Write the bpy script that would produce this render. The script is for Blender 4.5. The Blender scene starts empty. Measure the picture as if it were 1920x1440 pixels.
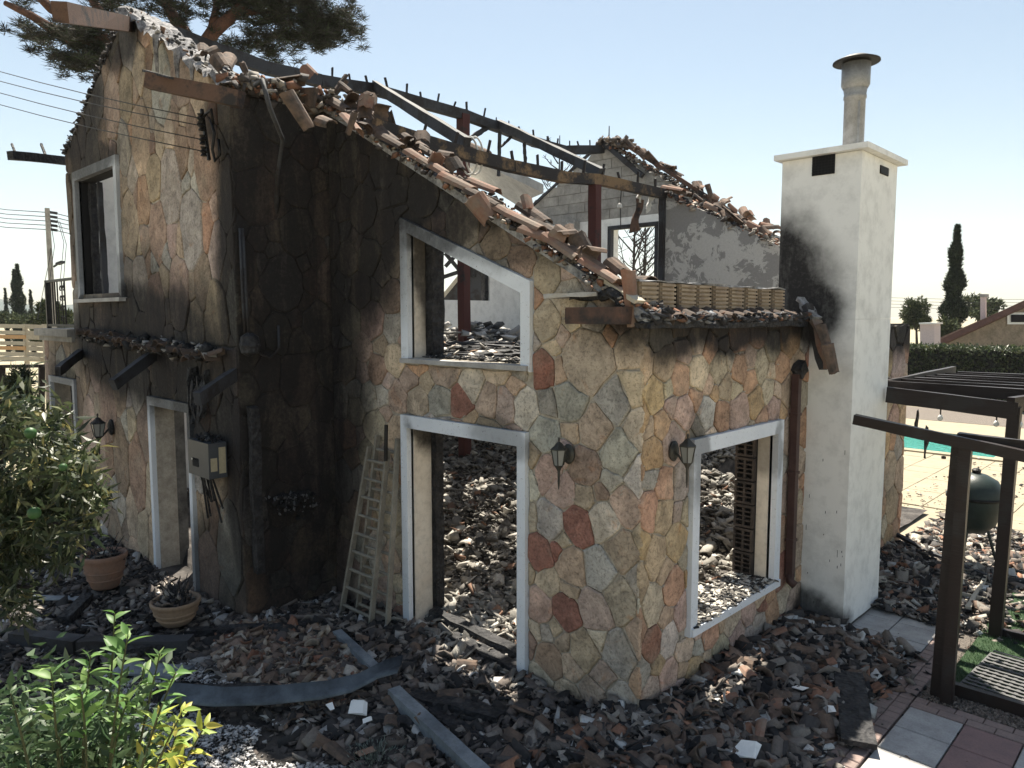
import bpy, math, random
import numpy as np
from mathutils import Vector, Matrix
random.seed(7); rng = np.random.default_rng(11)
S = bpy.context.scene
COL = S.collection
PI = math.pi

# ------------------------------------------------------------------ camera, sky, sun
# world frame: the near corner of the house is the origin, x runs along the door wall, y along the window wall
FPX, CX, CY, CH = 1396.0, 960.0, 720.0, 3.3
PITCH = math.atan(127/FPX)
TH = math.radians(-43.9)
EX = (math.cos(TH), math.sin(TH)); EY = (-math.sin(TH), math.cos(TH))
CAM = Vector((3.19, -4.75, CH))
def to_local(d): return Vector((d[0]*EX[0]+d[1]*EX[1], d[0]*EY[0]+d[1]*EY[1], d[2]))
FW = to_local((0, math.cos(PITCH), -math.sin(PITCH)))
UP = to_local((0, math.sin(PITCH), math.cos(PITCH)))
RT = to_local((1, 0, 0))
cam = bpy.data.cameras.new('camera'); camo = bpy.data.objects.new('camera', cam); COL.objects.link(camo)
cam.sensor_width = 36; cam.lens = 36*FPX/1920; cam.clip_end = 6000; cam.clip_start = 0.05
m = Matrix((RT, UP, -FW)).transposed().to_4x4(); m.translation = CAM; camo.matrix_world = m
S.camera = camo
SUN_EL, SUN_AZ = math.radians(62), math.radians(-44.5)
SUNV = Vector((math.sin(SUN_AZ)*math.cos(SUN_EL), math.cos(SUN_AZ)*math.cos(SUN_EL), math.sin(SUN_EL)))
w = bpy.data.worlds.new('World'); S.world = w; w.use_nodes = True
nt = w.node_tree; bg = nt.nodes['Background']
sky = nt.nodes.new('ShaderNodeTexSky'); sky.sky_type = 'NISHITA'; sky.sun_disc = False
sky.sun_elevation = SUN_EL; sky.sun_rotation = SUN_AZ; sky.air_density = 1.0; sky.dust_density = .7; sky.ozone_density = 1.0
tm = nt.nodes.new('ShaderNodeMix'); tm.data_type = 'RGBA'; tm.blend_type = 'MULTIPLY'; tm.inputs[0].default_value = 1; tm.inputs[7].default_value = (.985, .965, .85, 1)
nt.links.new(sky.outputs[0], tm.inputs[6]); nt.links.new(tm.outputs[2], bg.inputs[0]); bg.inputs[1].default_value = 0.05
sl = bpy.data.lights.new('sun', 'SUN'); sl.energy = 4.6; sl.angle = math.radians(0.6); sl.color = (1, .93, .80)
so = bpy.data.objects.new('sun', sl); COL.objects.link(so); so.rotation_euler = SUNV.to_track_quat('Z', 'Y').to_euler()
so.location = (0, 0, 30)
S.view_settings.view_transform = 'Standard'; S.view_settings.look = 'None'; S.view_settings.gamma = 1
S.view_settings.use_curve_mapping = False; S.view_settings.exposure = 1.72
S.render.engine = 'CYCLES'

# ------------------------------------------------------------------ measured points (pixel of the photograph -> point on a known plane)
def ray(px, py):
    return FW*FPX + RT*(px-CX) - UP*(py-CY)
def PF(px, py, y=0.0):
    d = ray(px, py); return CAM + d*((y-CAM.y)/d.y)
def PR(px, py, x=0.0):
    d = ray(px, py); return CAM + d*((x-CAM.x)/d.x)
def PG(px, py, z=0.0):
    d = ray(px, py); return CAM + d*((z-CAM.z)/d.z)
def PD(px, py, dist):
    d = ray(px, py); return CAM + d*(dist/FPX)

# ------------------------------------------------------------------ materials
def clampc(c): return (c[0], c[1], c[2], 1)
class NT:
    def __init__(s, name):
        s.m = bpy.data.materials.new(name); s.m.use_nodes = True; s.t = s.m.node_tree
        s.b = s.t.nodes['Principled BSDF']; s.n = s.t.nodes; s.l = s.t.links
    def node(s, ty, **k):
        n = s.n.new(ty)
        for a, v in k.items(): setattr(n, a, v)
        return n
    def pos(s): return s.node('ShaderNodeNewGeometry').outputs['Position']
    def noise(s, scale, detail=4, rough=.6, vec=None, dist=0):
        n = s.node('ShaderNodeTexNoise'); n.inputs['Scale'].default_value = scale; n.inputs['Detail'].default_value = detail
        n.inputs['Roughness'].default_value = rough; n.inputs['Distortion'].default_value = dist
        s.l.new(vec if vec else s.pos(), n.inputs['Vector']); return n.outputs['Fac']
    def ramp(s, f, *st):
        r = s.node('ShaderNodeValToRGB'); e = r.color_ramp.elements
        while len(e) < len(st): e.new(.5)
        for i, (p, c) in enumerate(st):
            e[i].position = p; e[i].color = clampc(c) if not isinstance(c, (int, float)) else (c, c, c, 1)
        s.l.new(f, r.inputs[0]); return r.outputs[0]
    def mix(s, f, a, b, mode='MIX'):
        n = s.node('ShaderNodeMix', data_type='RGBA', blend_type=mode)
        for ix, v in ((0, f), (6, a), (7, b)):
            sock = n.inputs[ix]
            if isinstance(v, (int, float)): sock.default_value = v if ix == 0 else (v, v, v, 1)
            elif isinstance(v, tuple): sock.default_value = clampc(v)
            else: s.l.new(v, sock)
        return n.outputs[2]
    def math(s, op, a, b=0.0, c=None):
        n = s.node('ShaderNodeMath', operation=op)
        for i, v in enumerate((a, b) if c is None else (a, b, c)):
            if isinstance(v, (int, float)): n.inputs[i].default_value = v
            else: s.l.new(v, n.inputs[i])
        return n.outputs[0]
    def bump(s, h, strength=.3, dist=.02):
        b = s.node('ShaderNodeBump'); b.inputs['Strength'].default_value = strength; b.inputs['Distance'].default_value = dist
        s.l.new(h, b.inputs['Height']); s.l.new(b.outputs[0], s.b.inputs['Normal'])
    def out(s, col, rough=.9, metal=0, spec=.3):
        if isinstance(col, tuple): s.b.inputs['Base Color'].default_value = clampc(col)
        else: s.l.new(col, s.b.inputs['Base Color'])
        s.b.inputs['Roughness'].default_value = rough; s.b.inputs['Metallic'].default_value = metal
        s.b.inputs['Specular IOR Level'].default_value = spec
        return s.m

# soot stains left on the walls by the fire: (centre, radii, strength)
SOOT = [((-4.30, -.55, 3.0), (.55, 1.35, 4.3), 1.0), ((-4.3, .2, 3.0), (.95, .9, 4.5), .93), ((-4.0, -.1, 4.4), (1.5, .6, 1.7), 1.0), ((-2.9, 0, 4.8), (1.5, .45, .95), 1.0), ((-1.9, 0, 4.33), (.9, .45, .42), .9),
        ((-1.3, 0, 4.0), (1.1, .45, .34), .6), ((-8.8, -1.13, 6.2), (1.25, .35, 1.1), .95), ((-7.1, -1.13, 7.0), (.9, .35, .7), .95), ((-9.3, -1.13, 5.3), (.7, .3, 1.6), .8),
        ((-7.2, -1.13, 2.95), (3.4, .5, 1.0), 1.0), ((-5.1, -1.13, 2.35), (1.2, .5, .95), .97), ((-4.4, -1.13, 5.4), (.5, .5, .4), .9), ((-7.6, -1.13, 3.5), (2.4, .35, .8), .7),
        ((0, 1.8, 3.32), (.5, 2.6, .40), 1.0), ((-9.22, -1.18, 4.6), (.30, .3, 1.3), .8), ((-8.4, -1.18, 5.45), (1.3, .4, .36), .93), ((-6.1, -1.18, 2.4), (.95, .4, .34), .9), ((-10.3, -1.18, 2.35), (.9, .4, .28), .85), ((-2.45, 0, 4.2), (.75, .3, .30), .95), ((-1.8, 0, 3.93), (.5, .3, .18), .6), ((0, .3, 3.25), (.6, .6, .36), .97), ((-.55, 3.05, 3.68), (.92, .26, .88), 1.0), ((-.05, 3.05, 3.35), (.48, .28, .42), 1.0),
        ((0, 5.7, 3.3), (.5, 1.4, .6), 1.0), ((-1.5, 0.0, 2.2), (.45, .4, .2), .5), ((-2.8, .2, 2.15), (.2, .3, .4), .95), ((-2.75, .25, 3.9), (.15, .3, .9), .9), ((.05, 3.05, .1), (.7, .3, .3), .9),
        ((-2.4, 0, 4.1), (.8, .35, .3), .9), ((.0, .8, 2.1), (.3, .16, .5), .6), ((0, 2.3, 2.0), (.4, .1, .35), .5), ((-4.9, -1.13, .3), (1.0, .4, .9), .8), ((-8.2, -1.13, 4.4), (1.5, .3, 1.4), .45), ((-10.2, -1.13, 2.2), (1.2, .4, 1.2), .6), ((-6.6, -1.13, 5.9), (1.6, .3, .7), .35)]
def make_soot_group():
    g = bpy.data.node_groups.new('soot', 'ShaderNodeTree')
    g.interface.new_socket('Mask', in_out='OUTPUT', socket_type='NodeSocketFloat')
    N, L = g.nodes, g.links
    geo = N.new('ShaderNodeNewGeometry'); no = N.new('ShaderNodeTexNoise'); no.inputs['Scale'].default_value = 1.6; no.inputs['Detail'].default_value = 5
    no.inputs['Roughness'].default_value = .6
    L.new(geo.outputs['Position'], no.inputs['Vector'])
    s1 = N.new('ShaderNodeVectorMath'); s1.operation = 'SUBTRACT'; L.new(no.outputs['Color'], s1.inputs[0]); s1.inputs[1].default_value = (.5, .5, .5)
    s2 = N.new('ShaderNodeVectorMath'); s2.operation = 'MULTIPLY_ADD'; L.new(s1.outputs[0], s2.inputs[0]); s2.inputs[1].default_value = (.45, .45, .5); L.new(geo.outputs['Position'], s2.inputs[2])
    last = None
    for c, r, st in SOOT:
        a = N.new('ShaderNodeVectorMath'); a.operation = 'SUBTRACT'; L.new(s2.outputs[0], a.inputs[0]); a.inputs[1].default_value = c
        b = N.new('ShaderNodeVectorMath'); b.operation = 'DIVIDE'; L.new(a.outputs[0], b.inputs[0]); b.inputs[1].default_value = r
        d = N.new('ShaderNodeVectorMath'); d.operation = 'LENGTH'; L.new(b.outputs[0], d.inputs[0])
        e = N.new('ShaderNodeMapRange'); e.interpolation_type = 'SMOOTHSTEP'; L.new(d.outputs['Value'], e.inputs[0])
        e.inputs[1].default_value = 1.15; e.inputs[2].default_value = .62; e.inputs[3].default_value = 0; e.inputs[4].default_value = st
        if last is None: last = e.outputs[0]
        else:
            mx = N.new('ShaderNodeMath'); mx.operation = 'MAXIMUM'; L.new(last, mx.inputs[0]); L.new(e.outputs[0], mx.inputs[1]); last = mx.outputs[0]
    o = N.new('NodeGroupOutput'); L.new(last, o.inputs[0])
    return g
SG = make_soot_group()
def sooty(t, col, amt=1.0, dark=(.0075, .0075, .010)):
    g = t.node('ShaderNodeGroup'); g.node_tree = SG
    mp = t.node('ShaderNodeMapping'); t.l.new(t.pos(), mp.inputs['Vector']); mp.inputs['Scale'].default_value = (3.6, 3.6, .8)
    st = t.noise(1.0, 5, .7, mp.outputs[0], .6); fi = t.noise(26, 4, .75)
    k = t.math('ADD', t.ramp(st, (.36, .915), (.54, 1.0)), t.math('MULTIPLY', t.math('SUBTRACT', fi, .5), .22))
    f = t.math('MINIMUM', t.math('MULTIPLY', t.math('MULTIPLY', g.outputs[0], amt), k), .985)
    dark = t.mix(st, (.015, .0125, .0115), dark)
    return t.mix(f, col, dark)

def mat_stone():
    t = NT('stone_facing'); oi = t.node('ShaderNodeObjectInfo')
    add = t.node('ShaderNodeVectorMath', operation='ADD'); t.l.new(t.pos(), add.inputs[0])
    cmb = t.node('ShaderNodeCombineXYZ'); rr = t.math('MULTIPLY', oi.outputs['Random'], 40.0)
    for i in range(3): t.l.new(rr, cmb.inputs[i])
    t.l.new(cmb.outputs[0], add.inputs[1]); v = add.outputs[0]
    a = t.noise(5, 6, .7, v, .8); b = t.noise(38, 5, .75, v); c = t.noise(2.2, 3, .5, v)
    col = t.mix(t.ramp(a, (.35, 0), (.68, 1)), t.mix(1, oi.outputs['Color'], .54, 'MULTIPLY'), t.mix(1, oi.outputs['Color'], 1.2, 'MULTIPLY'))
    col = t.mix(t.ramp(c, (.52, 0), (.72, .5)), col, (.36, .31, .24))
    col = t.mix(t.ramp(b, (.38, .75), (.5, 0)), col, t.mix(1, col, .45, 'MULTIPLY'))
    col = t.mix(t.ramp(b, (.58, 0), (.72, .45)), col, (.48, .44, .37))
    d = t.noise(3.2, 6, .7, v, 1.5); col = t.mix(t.ramp(d, (.60, 0), (.70, .55)), col, t.mix(1, col, (.95, .62, .42), 'MULTIPLY')); col = t.mix(t.ramp(d, (.28, .5), (.38, 0)), col, t.mix(1, col, (.80, .86, .86), 'MULTIPLY'))
    col = sooty(t, col, .993)
    h = t.math('ADD', t.math('MULTIPLY', a, 1.1), t.math('MULTIPLY', b, .5)); t.bump(h, .85, .022)
    return t.out(col, .88)
def mat_noise(name, c1, c2, scale=6, rough=.9, bump=.3, soot=0, fine=40, metal=0, spec=.3, detail=5, bd=.02, rnd=False):
    t = NT(name); v = None
    if rnd:
        oi = t.node('ShaderNodeObjectInfo'); add = t.node('ShaderNodeVectorMath', operation='ADD'); t.l.new(t.pos(), add.inputs[0])
        cmb = t.node('ShaderNodeCombineXYZ'); rr = t.math('MULTIPLY', oi.outputs['Random'], 30.0); t.l.new(rr, cmb.inputs[0]); t.l.new(rr, cmb.inputs[1])
        t.l.new(cmb.outputs[0], add.inputs[1]); v = add.outputs[0]
    a = t.noise(scale, detail, .65, v); b = t.noise(fine, 4, .7, v)
    col = t.mix(t.ramp(a, (.35, 0), (.65, 1)), c1, c2)
    col = t.mix(t.ramp(b, (.3, .5), (.55, 0)), col, t.mix(1, col, .6, 'MULTIPLY'))
    if soot: col = sooty(t, col, soot)
    if bump: t.bump(t.math('ADD', a, t.math('MULTIPLY', b, .5)), bump, bd)
    return t.out(col, rough, metal, spec)
def mat_plain(name, c, rough=.6, metal=0): 
    t = NT(name); b = t.noise(25, 3); col = t.mix(t.ramp(b, (.3, .4), (.6, 0)), c, tuple(x*.6 for x in c)); return t.out(col, rough, metal)
def mat_attr(name, rough=.9, bump=.4, transl=0, spec=.25, fine=45):
    t = NT(name); at = t.node('ShaderNodeAttribute', attribute_name='col'); b = t.noise(fine, 4, .7)
    col = t.mix(t.ramp(b, (.3, .6), (.55, 0)), at.outputs['Color'], t.mix(1, at.outputs['Color'], .5, 'MULTIPLY'))
    if bump: t.bump(b, bump, .01)
    t.out(col, rough, 0, spec)
    if transl:
        tr = t.node('ShaderNodeBsdfTranslucent'); t.l.new(col, tr.inputs[0]); mx = t.node('ShaderNodeMixShader'); mx.inputs[0].default_value = transl
        o = t.n['Material Output']; t.l.new(t.b.outputs[0], mx.inputs[1]); t.l.new(tr.outputs[0], mx.inputs[2]); t.l.new(mx.outputs[0], o.inputs[0])
    return t.m
def mat_leafobj(name, spec=.35, transl=.35):
    t = NT(name); oi = t.node('ShaderNodeObjectInfo'); t.out(oi.outputs['Color'], .5, 0, spec)
    tr = t.node('ShaderNodeBsdfTranslucent'); t.l.new(oi.outputs['Color'], tr.inputs[0]); mx = t.node('ShaderNodeMixShader'); mx.inputs[0].default_value = transl
    o = t.n['Material Output']; t.l.new(t.b.outputs[0], mx.inputs[1]); t.l.new(tr.outputs[0], mx.inputs[2]); t.l.new(mx.outputs[0], o.inputs[0])
    return t.m
def mat_char():
    t = NT('charred_timber'); tc = t.node('ShaderNodeTexCoord')
    v = t.node('ShaderNodeTexVoronoi'); v.inputs['Scale'].default_value = 22; t.l.new(t.pos(), v.inputs['Vector'])
    a = t.noise(9, 5, .7); b = t.noise(60, 4, .7)
    col = t.mix(t.ramp(a, (.42, 0), (.72, 1)), (.012, .012, .014), (.05, .048, .05))
    col = t.mix(t.ramp(b, (.6, 0), (.75, .6)), col, (.16, .155, .15))
    t.bump(t.math('ADD', v.outputs['Distance'], a), .8, .03)
    return t.out(col, .75, 0, .35)
def mat_wood(name, c1, c2, charamt=.5, rough=.75):
    t = NT(name); mp = t.node('ShaderNodeMapping'); tc = t.node('ShaderNodeTexCoord'); t.l.new(tc.outputs['Object'], mp.inputs['Vector']); mp.inputs['Scale'].default_value = (1.2, 14, 14)
    g = t.noise(4, 5, .65, mp.outputs[0], .5); a = t.noise(2.2, 5, .7)
    col = t.mix(g, c1, c2); col = t.mix(t.ramp(a, (.62-charamt*.3, 0), (.72-charamt*.3, 1)), col, (.025, .022, .022))
    t.bump(g, .4, .01); return t.out(col, rough, 0, .3)
M = {}
M['stone'] = mat_stone()
M['mortar'] = mat_noise('mortar', (.33, .29, .24), (.50, .45, .38), 9, .95, .6, .99, bd=.03)
M['plaster'] = mat_noise('old_plaster', (.50, .48, .45), (.66, .64, .60), 2.5, .92, .15, .95, fine=14)
M['white'] = mat_noise('white_render', (.79, .785, .765), (.83, .825, .805), 1.1, .85, .04, .985, fine=5)
M['reveal'] = mat_noise('cream_render', (.62, .54, .45), (.72, .66, .58), 1.8, .9, .1, .99, fine=14)  # cream tone mottled at random, with the wall soot over it
M['frame'] = mat_noise('white_frame_paint', (.66, .70, .76), (.76, .79, .84), 4, .7, .22, .95, fine=26)
M['grey_plaster'] = mat_noise('smoked_block', (.24, .23, .215), (.37, .355, .33), 3, .95, .4, .5, fine=16)
M['patchy'] = mat_noise('flaked_plaster', (.17, .165, .16), (.50, .48, .45), 5.2, .95, .5, .3, fine=9, detail=8)
def mat_flaked():
    t = NT('flaked_plaster_wall'); a = t.noise(4.5, 8, .72, None, .6); b = t.noise(30, 4, .7); c = t.noise(1.1, 3, .5)
    f = t.ramp(t.math('ADD', a, t.math('MULTIPLY', t.math('SUBTRACT', c, .5), .5)), (.50, 0), (.525, 1)); col = t.mix(f, (.29, .28, .27), (.53, .515, .49)); col = t.mix(t.ramp(b, (.35, .4), (.6, 0)), col, t.mix(1, col, .7, 'MULTIPLY')); col = sooty(t, col, .4)
    t.bump(t.math('ADD', f, b), .4, .01); return t.out(col, .95)
M['patchy'] = mat_flaked(); M['stained'] = mat_noise('stained_render', (.045, .042, .04), (.24, .225, .205), 3.0, .95, .3, .9, fine=14, detail=7)
def mat_frame():
    t = NT('white_surround_paint'); a = t.noise(3, 5, .6); b = t.noise(42, 5, .75); c = t.noise(9, 6, .75)
    col = t.mix(a, (.60, .64, .70), (.75, .78, .83)); col = t.mix(t.ramp(c, (.58, 0), (.72, .55)), col, (.40, .40, .41)); col = t.mix(t.ramp(b, (.63, 0), (.67, 1)), col, (.16, .145, .13)); col = sooty(t, col, .95)
    t.bump(t.math('ADD', b, c), .4, .008); return t.out(col, .7)
M['frame'] = mat_frame()
M['char'] = mat_char()
M['gwood'] = mat_wood('grey_burnt_wood', (.028, .029, .034), (.06, .062, .07), .5)
M['ywood'] = mat_wood('yellow_wood', (.22, .145, .075), (.12, .075, .045), .75)
M['bwood'] = mat_wood('brown_wood', (.125, .075, .052), (.075, .042, .032), .35)
M['redwood'] = mat_wood('red_brown_post', (.085, .028, .024), (.055, .02, .018), .2)
M['dwood'] = mat_wood('dark_pergola_wood', (.026, .017, .015), (.014, .010, .010), .3, .42)
M['tile'] = mat_noise('terracotta_tile', (.25, .125, .085), (.22, .175, .14), 5, .9, .3, .25, fine=30, rnd=True)
M['btile'] = mat_noise('burnt_tile', (.05, .042, .038), (.17, .115, .085), 7, .9, .4, .3, fine=30, rnd=True)
M['brick'] = mat_noise('hollow_brick_clay', (.40, .32, .23), (.24, .185, .14), 5, .9, .3, 0, rnd=True)
M['burnt_clay'] = mat_noise('burnt_clay', (.035, .03, .028), (.09, .07, .06), 6, .9, .3, 0)
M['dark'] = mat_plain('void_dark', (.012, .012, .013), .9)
M['black_metal'] = mat_noise('black_iron', (.012, .012, .013), (.03, .028, .027), 12, .5, .2, metal=.5)
M['galv'] = mat_noise('smoked_zinc', (.30, .34, .38), (.11, .13, .155), 3, .5, .15, 0, metal=.35)
M['dgalv'] = mat_noise('sooty_zinc', (.12, .145, .17), (.02, .024, .03), 2.4, .5, .15, 0, metal=.3)
M['flue'] = mat_noise('dull_steel', (.33, .33, .325), (.20, .195, .19), 4, .5, .1, 0, metal=.3)
M['cowl'] = mat_noise('blackened_steel', (.010, .010, .011), (.025, .022, .021), 5, .6, .1, metal=.0)
M['pipe'] = mat_noise('brown_downpipe', (.045, .022, .020), (.075, .04, .035), 4, .5, .15, .4)
M['alu'] = mat_noise('dusty_aluminium', (.31, .285, .24), (.21, .195, .165), 6, .6, .1, metal=.25)
M['rust'] = mat_noise('rusty_gutter', (.13, .07, .05), (.03, .026, .025), 6, .75, .3)
M['ash'] = mat_noise('ash', (.10, .10, .105), (.42, .42, .43), 9, .95, .8, 0, fine=60, bd=.03)
M['membrane'] = mat_noise('melted_membrane', (.10, .095, .10), (.42, .41, .41), 10, .9, .9, 0, fine=55, bd=.04)
M['pot'] = mat_noise('terracotta_pot', (.27, .15, .10), (.22, .14, .105), 6, .8, .2, fine=30)
M['pot2'] = mat_noise('tan_pot', (.30, .21, .14), (.24, .17, .12), 6, .8, .2, fine=30)
M['rubble'] = mat_attr('rubble', .92, .7, 0, .3)
M['leaf'] = mat_attr('leaf', .45, 0, .3, .4, 8)
M['needle'] = mat_attr('needle', .8, 0, .1, .1, 8)
M['leafobj'] = mat_leafobj('leaf_blade')
M['bark'] = mat_noise('pine_bark', (.15, .075, .05), (.085, .05, .038), 12, .95, .8, bd=.05)
M['dbark'] = mat_plain('dead_bark', (.035, .03, .03), .9)
M['twig'] = mat_plain('green_twig', (.07, .075, .035), .8)
M['wire'] = mat_plain('cable', (.02, .02, .02), .5)
M['paleg'] = mat_plain('pale_wood', (.42, .38, .31), .8)
M['orangew'] = mat_plain('orange_wood', (.48, .30, .16), .8)
M['cloth'] = mat_plain('pale_cloth', (.55, .54, .52), .9)
M['box'] = mat_noise('dark_grey_casing', (.045, .052, .062), (.06, .066, .075), 2, .45, .05)
M['sticker'] = mat_plain('label_paper', (.42, .36, .24), .7)
M['egg'] = mat_noise('green_enamel', (.016, .026, .024), (.025, .038, .036), 6, .42, .4, fine=90, bd=.008)
M['tslab_w'] = mat_noise('white_slab', (.42, .41, .40), (.30, .29, .285), 5, .85, .3, fine=60)
M['tslab_p'] = mat_noise('pink_slab', (.26, .165, .155), (.20, .135, .13), 5, .85, .3, fine=60)
M['paver'] = mat_noise('pink_paver', (.27, .20, .18), (.20, .155, .14), 5, .9, .3, fine=50, rnd=True)
M['deck'] = mat_noise('cream_deck', (.31, .265, .19), (.25, .22, .16), 3, .9, .2, fine=50, rnd=True)
M['turf'] = mat_noise('artificial_grass', (.022, .05, .020), (.038, .07, .03), 14, .95, .9, fine=140, bd=.03)
M['soil'] = mat_noise('charred_soil', (.032, .029, .028), (.12, .108, .10), 5, .98, .9, fine=60, bd=.04)
M['gravel'] = mat_noise('gravel', (.17, .145, .125), (.30, .26, .225), 60, .95, 1.0, fine=120, bd=.04)
M['land'] = mat_noise('dry_land', (.36, .31, .23), (.24, .22, .14), .25, .98, .3, fine=3)
M['hill'] = mat_noise('hill_scrub', (.035, .055, .05), (.075, .085, .07), .01, .98, 0, fine=.05)
M['nroof'] = mat_noise('neighbour_roof', (.085, .045, .04), (.13, .07, .055), 5, .7, .3)
M['nwall'] = mat_noise('neighbour_stone', (.20, .165, .12), (.30, .24, .18), 3, .9, .3, fine=12)
M['pinkw'] = mat_plain('pale_pink_render', (.62, .52, .50), .9)
M['latt'] = mat_plain('grey_lattice', (.10, .10, .10), .8)
M['bulb'] = mat_plain('frosted_bulb', (.75, .75, .72), .25)
def mat_water():
    t = NT('pool_water'); n = t.noise(7, 4, .6); t.bump(n, .5, .05)
    m_ = t.out(t.mix(t.ramp(n, (.4, 0), (.62, 1)), (.035, .19, .15), (.06, .30, .25)), .08, 0, .6); return m_
M['water'] = mat_water()
def mat_glass():
    t = NT('lantern_glass'); t.out((.30, .31, .30), .15, 0, .6); t.b.inputs['Transmission Weight'].default_value = .35; return t.m
M['glass'] = mat_glass()

# ------------------------------------------------------------------ mesh helpers
class MB:
    def __init__(s): s.v = []; s.f = []; s.c = []
    def add(s, vs, fs, col=None):
        o = len(s.v); s.v += [tuple(v) for v in vs]; s.f += [tuple(i+o for i in f) for f in fs]
        if col is not None: s.c += [col]*len(vs)
        return s
    def box(s, a, b, col=None):
        (x0, y0, z0), (x1, y1, z1) = a, b
        return s.add([(x0, y0, z0), (x1, y0, z0), (x1, y1, z0), (x0, y1, z0), (x0, y0, z1), (x1, y0, z1), (x1, y1, z1), (x0, y1, z1)],
                     [(0, 3, 2, 1), (4, 5, 6, 7), (0, 1, 5, 4), (1, 2, 6, 5), (2, 3, 7, 6), (3, 0, 4, 7)], col)
    def beam(s, p, q, wd, ht, up=(0, 0, 1), seg=1, jit=0.0, col=None, taper=1.0):
        p, q = Vector(p), Vector(q); d = (q-p).normalized(); up = Vector(up)
        if abs(d.dot(up)) > .98: up = Vector((1, 0, 0))
        r = d.cross(up).normalized(); u = r.cross(d)
        vs, fs = [], []
        for i in range(seg+1):
            c = p.lerp(q, i/seg); k = 1+(taper-1)*i/seg
            for a, b in ((-1, -1), (1, -1), (1, 1), (-1, 1)):
                j = Vector([random.uniform(-jit, jit) for _ in range(3)])
                vs.append(c + r*a*wd/2*k + u*b*ht/2*k + j)
        fs.append((3, 2, 1, 0)); n = seg*4; fs.append((n, n+1, n+2, n+3))
        for i in range(seg):
            for k in range(4):
                a = i*4+k; b = i*4+(k+1) % 4; fs.append((a, b, b+4, a+4))
        return s.add(vs, fs, col)
    def poly_beam(s, pts, wd, ht, jit=0.0):
        for a, b in zip(pts[:-1], pts[1:]): s.beam(a, b, wd, ht, seg=max(1, int((Vector(b)-Vector(a)).length/.35)), jit=jit)
        return s
    def tube(s, pts, r, n=8, col=None, cap=True):
        pts = [Vector(p) for p in pts]; rs = r if isinstance(r, (list, tuple)) else [r]*len(pts)
        vs, fs = [], []; u = None
        for i, p in enumerate(pts):
            d = (pts[min(i+1, len(pts)-1)]-pts[max(i-1, 0)]).normalized()
            if u is None: u = d.orthogonal().normalized()
            u = (u - d*u.dot(d)).normalized(); w_ = d.cross(u)
            for k in range(n):
                a = 2*PI*k/n; vs.append(p+(u*math.cos(a)+w_*math.sin(a))*rs[i])
        for i in range(len(pts)-1):
            for k in range(n):
                a = i*n+k; b = i*n+(k+1) % n; fs.append((a, b, b+n, a+n))
        if cap: fs.append(tuple(range(n))[::-1]); fs.append(tuple(range((len(pts)-1)*n, len(pts)*n)))
        return s.add(vs, fs, col)
    def lathe(s, prof, c=(0, 0, 0), n=24, sx=1, sy=1):
        vs, fs = [], []
        for r, z in prof:
            for k in range(n):
                a = 2*PI*k/n; vs.append((c[0]+r*sx*math.cos(a), c[1]+r*sy*math.sin(a), c[2]+z))
        for i in range(len(prof)-1):
            for k in range(n):
                a = i*n+k; b = i*n+(k+1) % n; fs.append((a, b, b+n, a+n))
        return s.add(vs, fs)
    def prism(s, poly, tr, d0, d1):
        """poly: list of 2d points, tr(u, v, d) -> world; extruded from d0 to d1"""
        n = len(poly); vs = [tr(u, v, d0) for u, v in poly]+[tr(u, v, d1) for u, v in poly]
        fs = [tuple(range(n))[::-1], tuple(range(n, 2*n))]
        for k in range(n): fs.append((k, (k+1) % n, (k+1) % n+n, k+n))
        return s.add(vs, fs)
    def build(s, name, mat, parent=None, origin=None, smooth=False, kind=None):
        me = bpy.data.meshes.new(name)
        vs = s.v
        o = bpy.data.objects.new(name, me); COL.objects.link(o)
        if origin is not None:
            ox, oy, oz = origin; vs = [(a-ox, b-oy, c-oz) for a, b, c in vs]
        me.from_pydata(vs, [], s.f)
        bm_fix(me)
        if s.c:
            ca = me.color_attributes.new('col', 'FLOAT_COLOR', 'POINT')
            ca.data.foreach_set('color', np.array([(c[0], c[1], c[2], 1) for c in s.c], dtype=np.float32).ravel())
        me.materials.append(mat)
        if smooth: me.polygons.foreach_set('use_smooth', [True]*len(me.polygons))
        put(o, parent, origin)
        if kind: o['kind'] = kind
        return o
import bmesh
def bm_fix(me):
    bm = bmesh.new(); bm.from_mesh(me); bmesh.ops.recalc_face_normals(bm, faces=bm.faces); bm.to_mesh(me); bm.free()
def put(o, parent, origin):
    loc = Vector(origin) if origin is not None else Vector((0, 0, 0))
    if parent is not None:
        o.parent = parent; loc = loc - abs_loc(parent)
    o.location = loc
def abs_loc(o):
    l = Vector(o.location)
    while o.parent: o = o.parent; l += Vector(o.location)
    return l
def thing(name, label, cat, loc=(0, 0, 0), group=None):
    o = bpy.data.objects.new(name, None); COL.objects.link(o); o.location = loc; o.empty_display_size = .2
    o['label'] = label; o['category'] = cat
    if group: o['group'] = group
    return o
def tag(o, label, cat, group=None):
    o['label'] = label; o['category'] = cat
    if group: o['group'] = group
    return o
def struct(o): o['kind'] = 'structure'; return o
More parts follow.
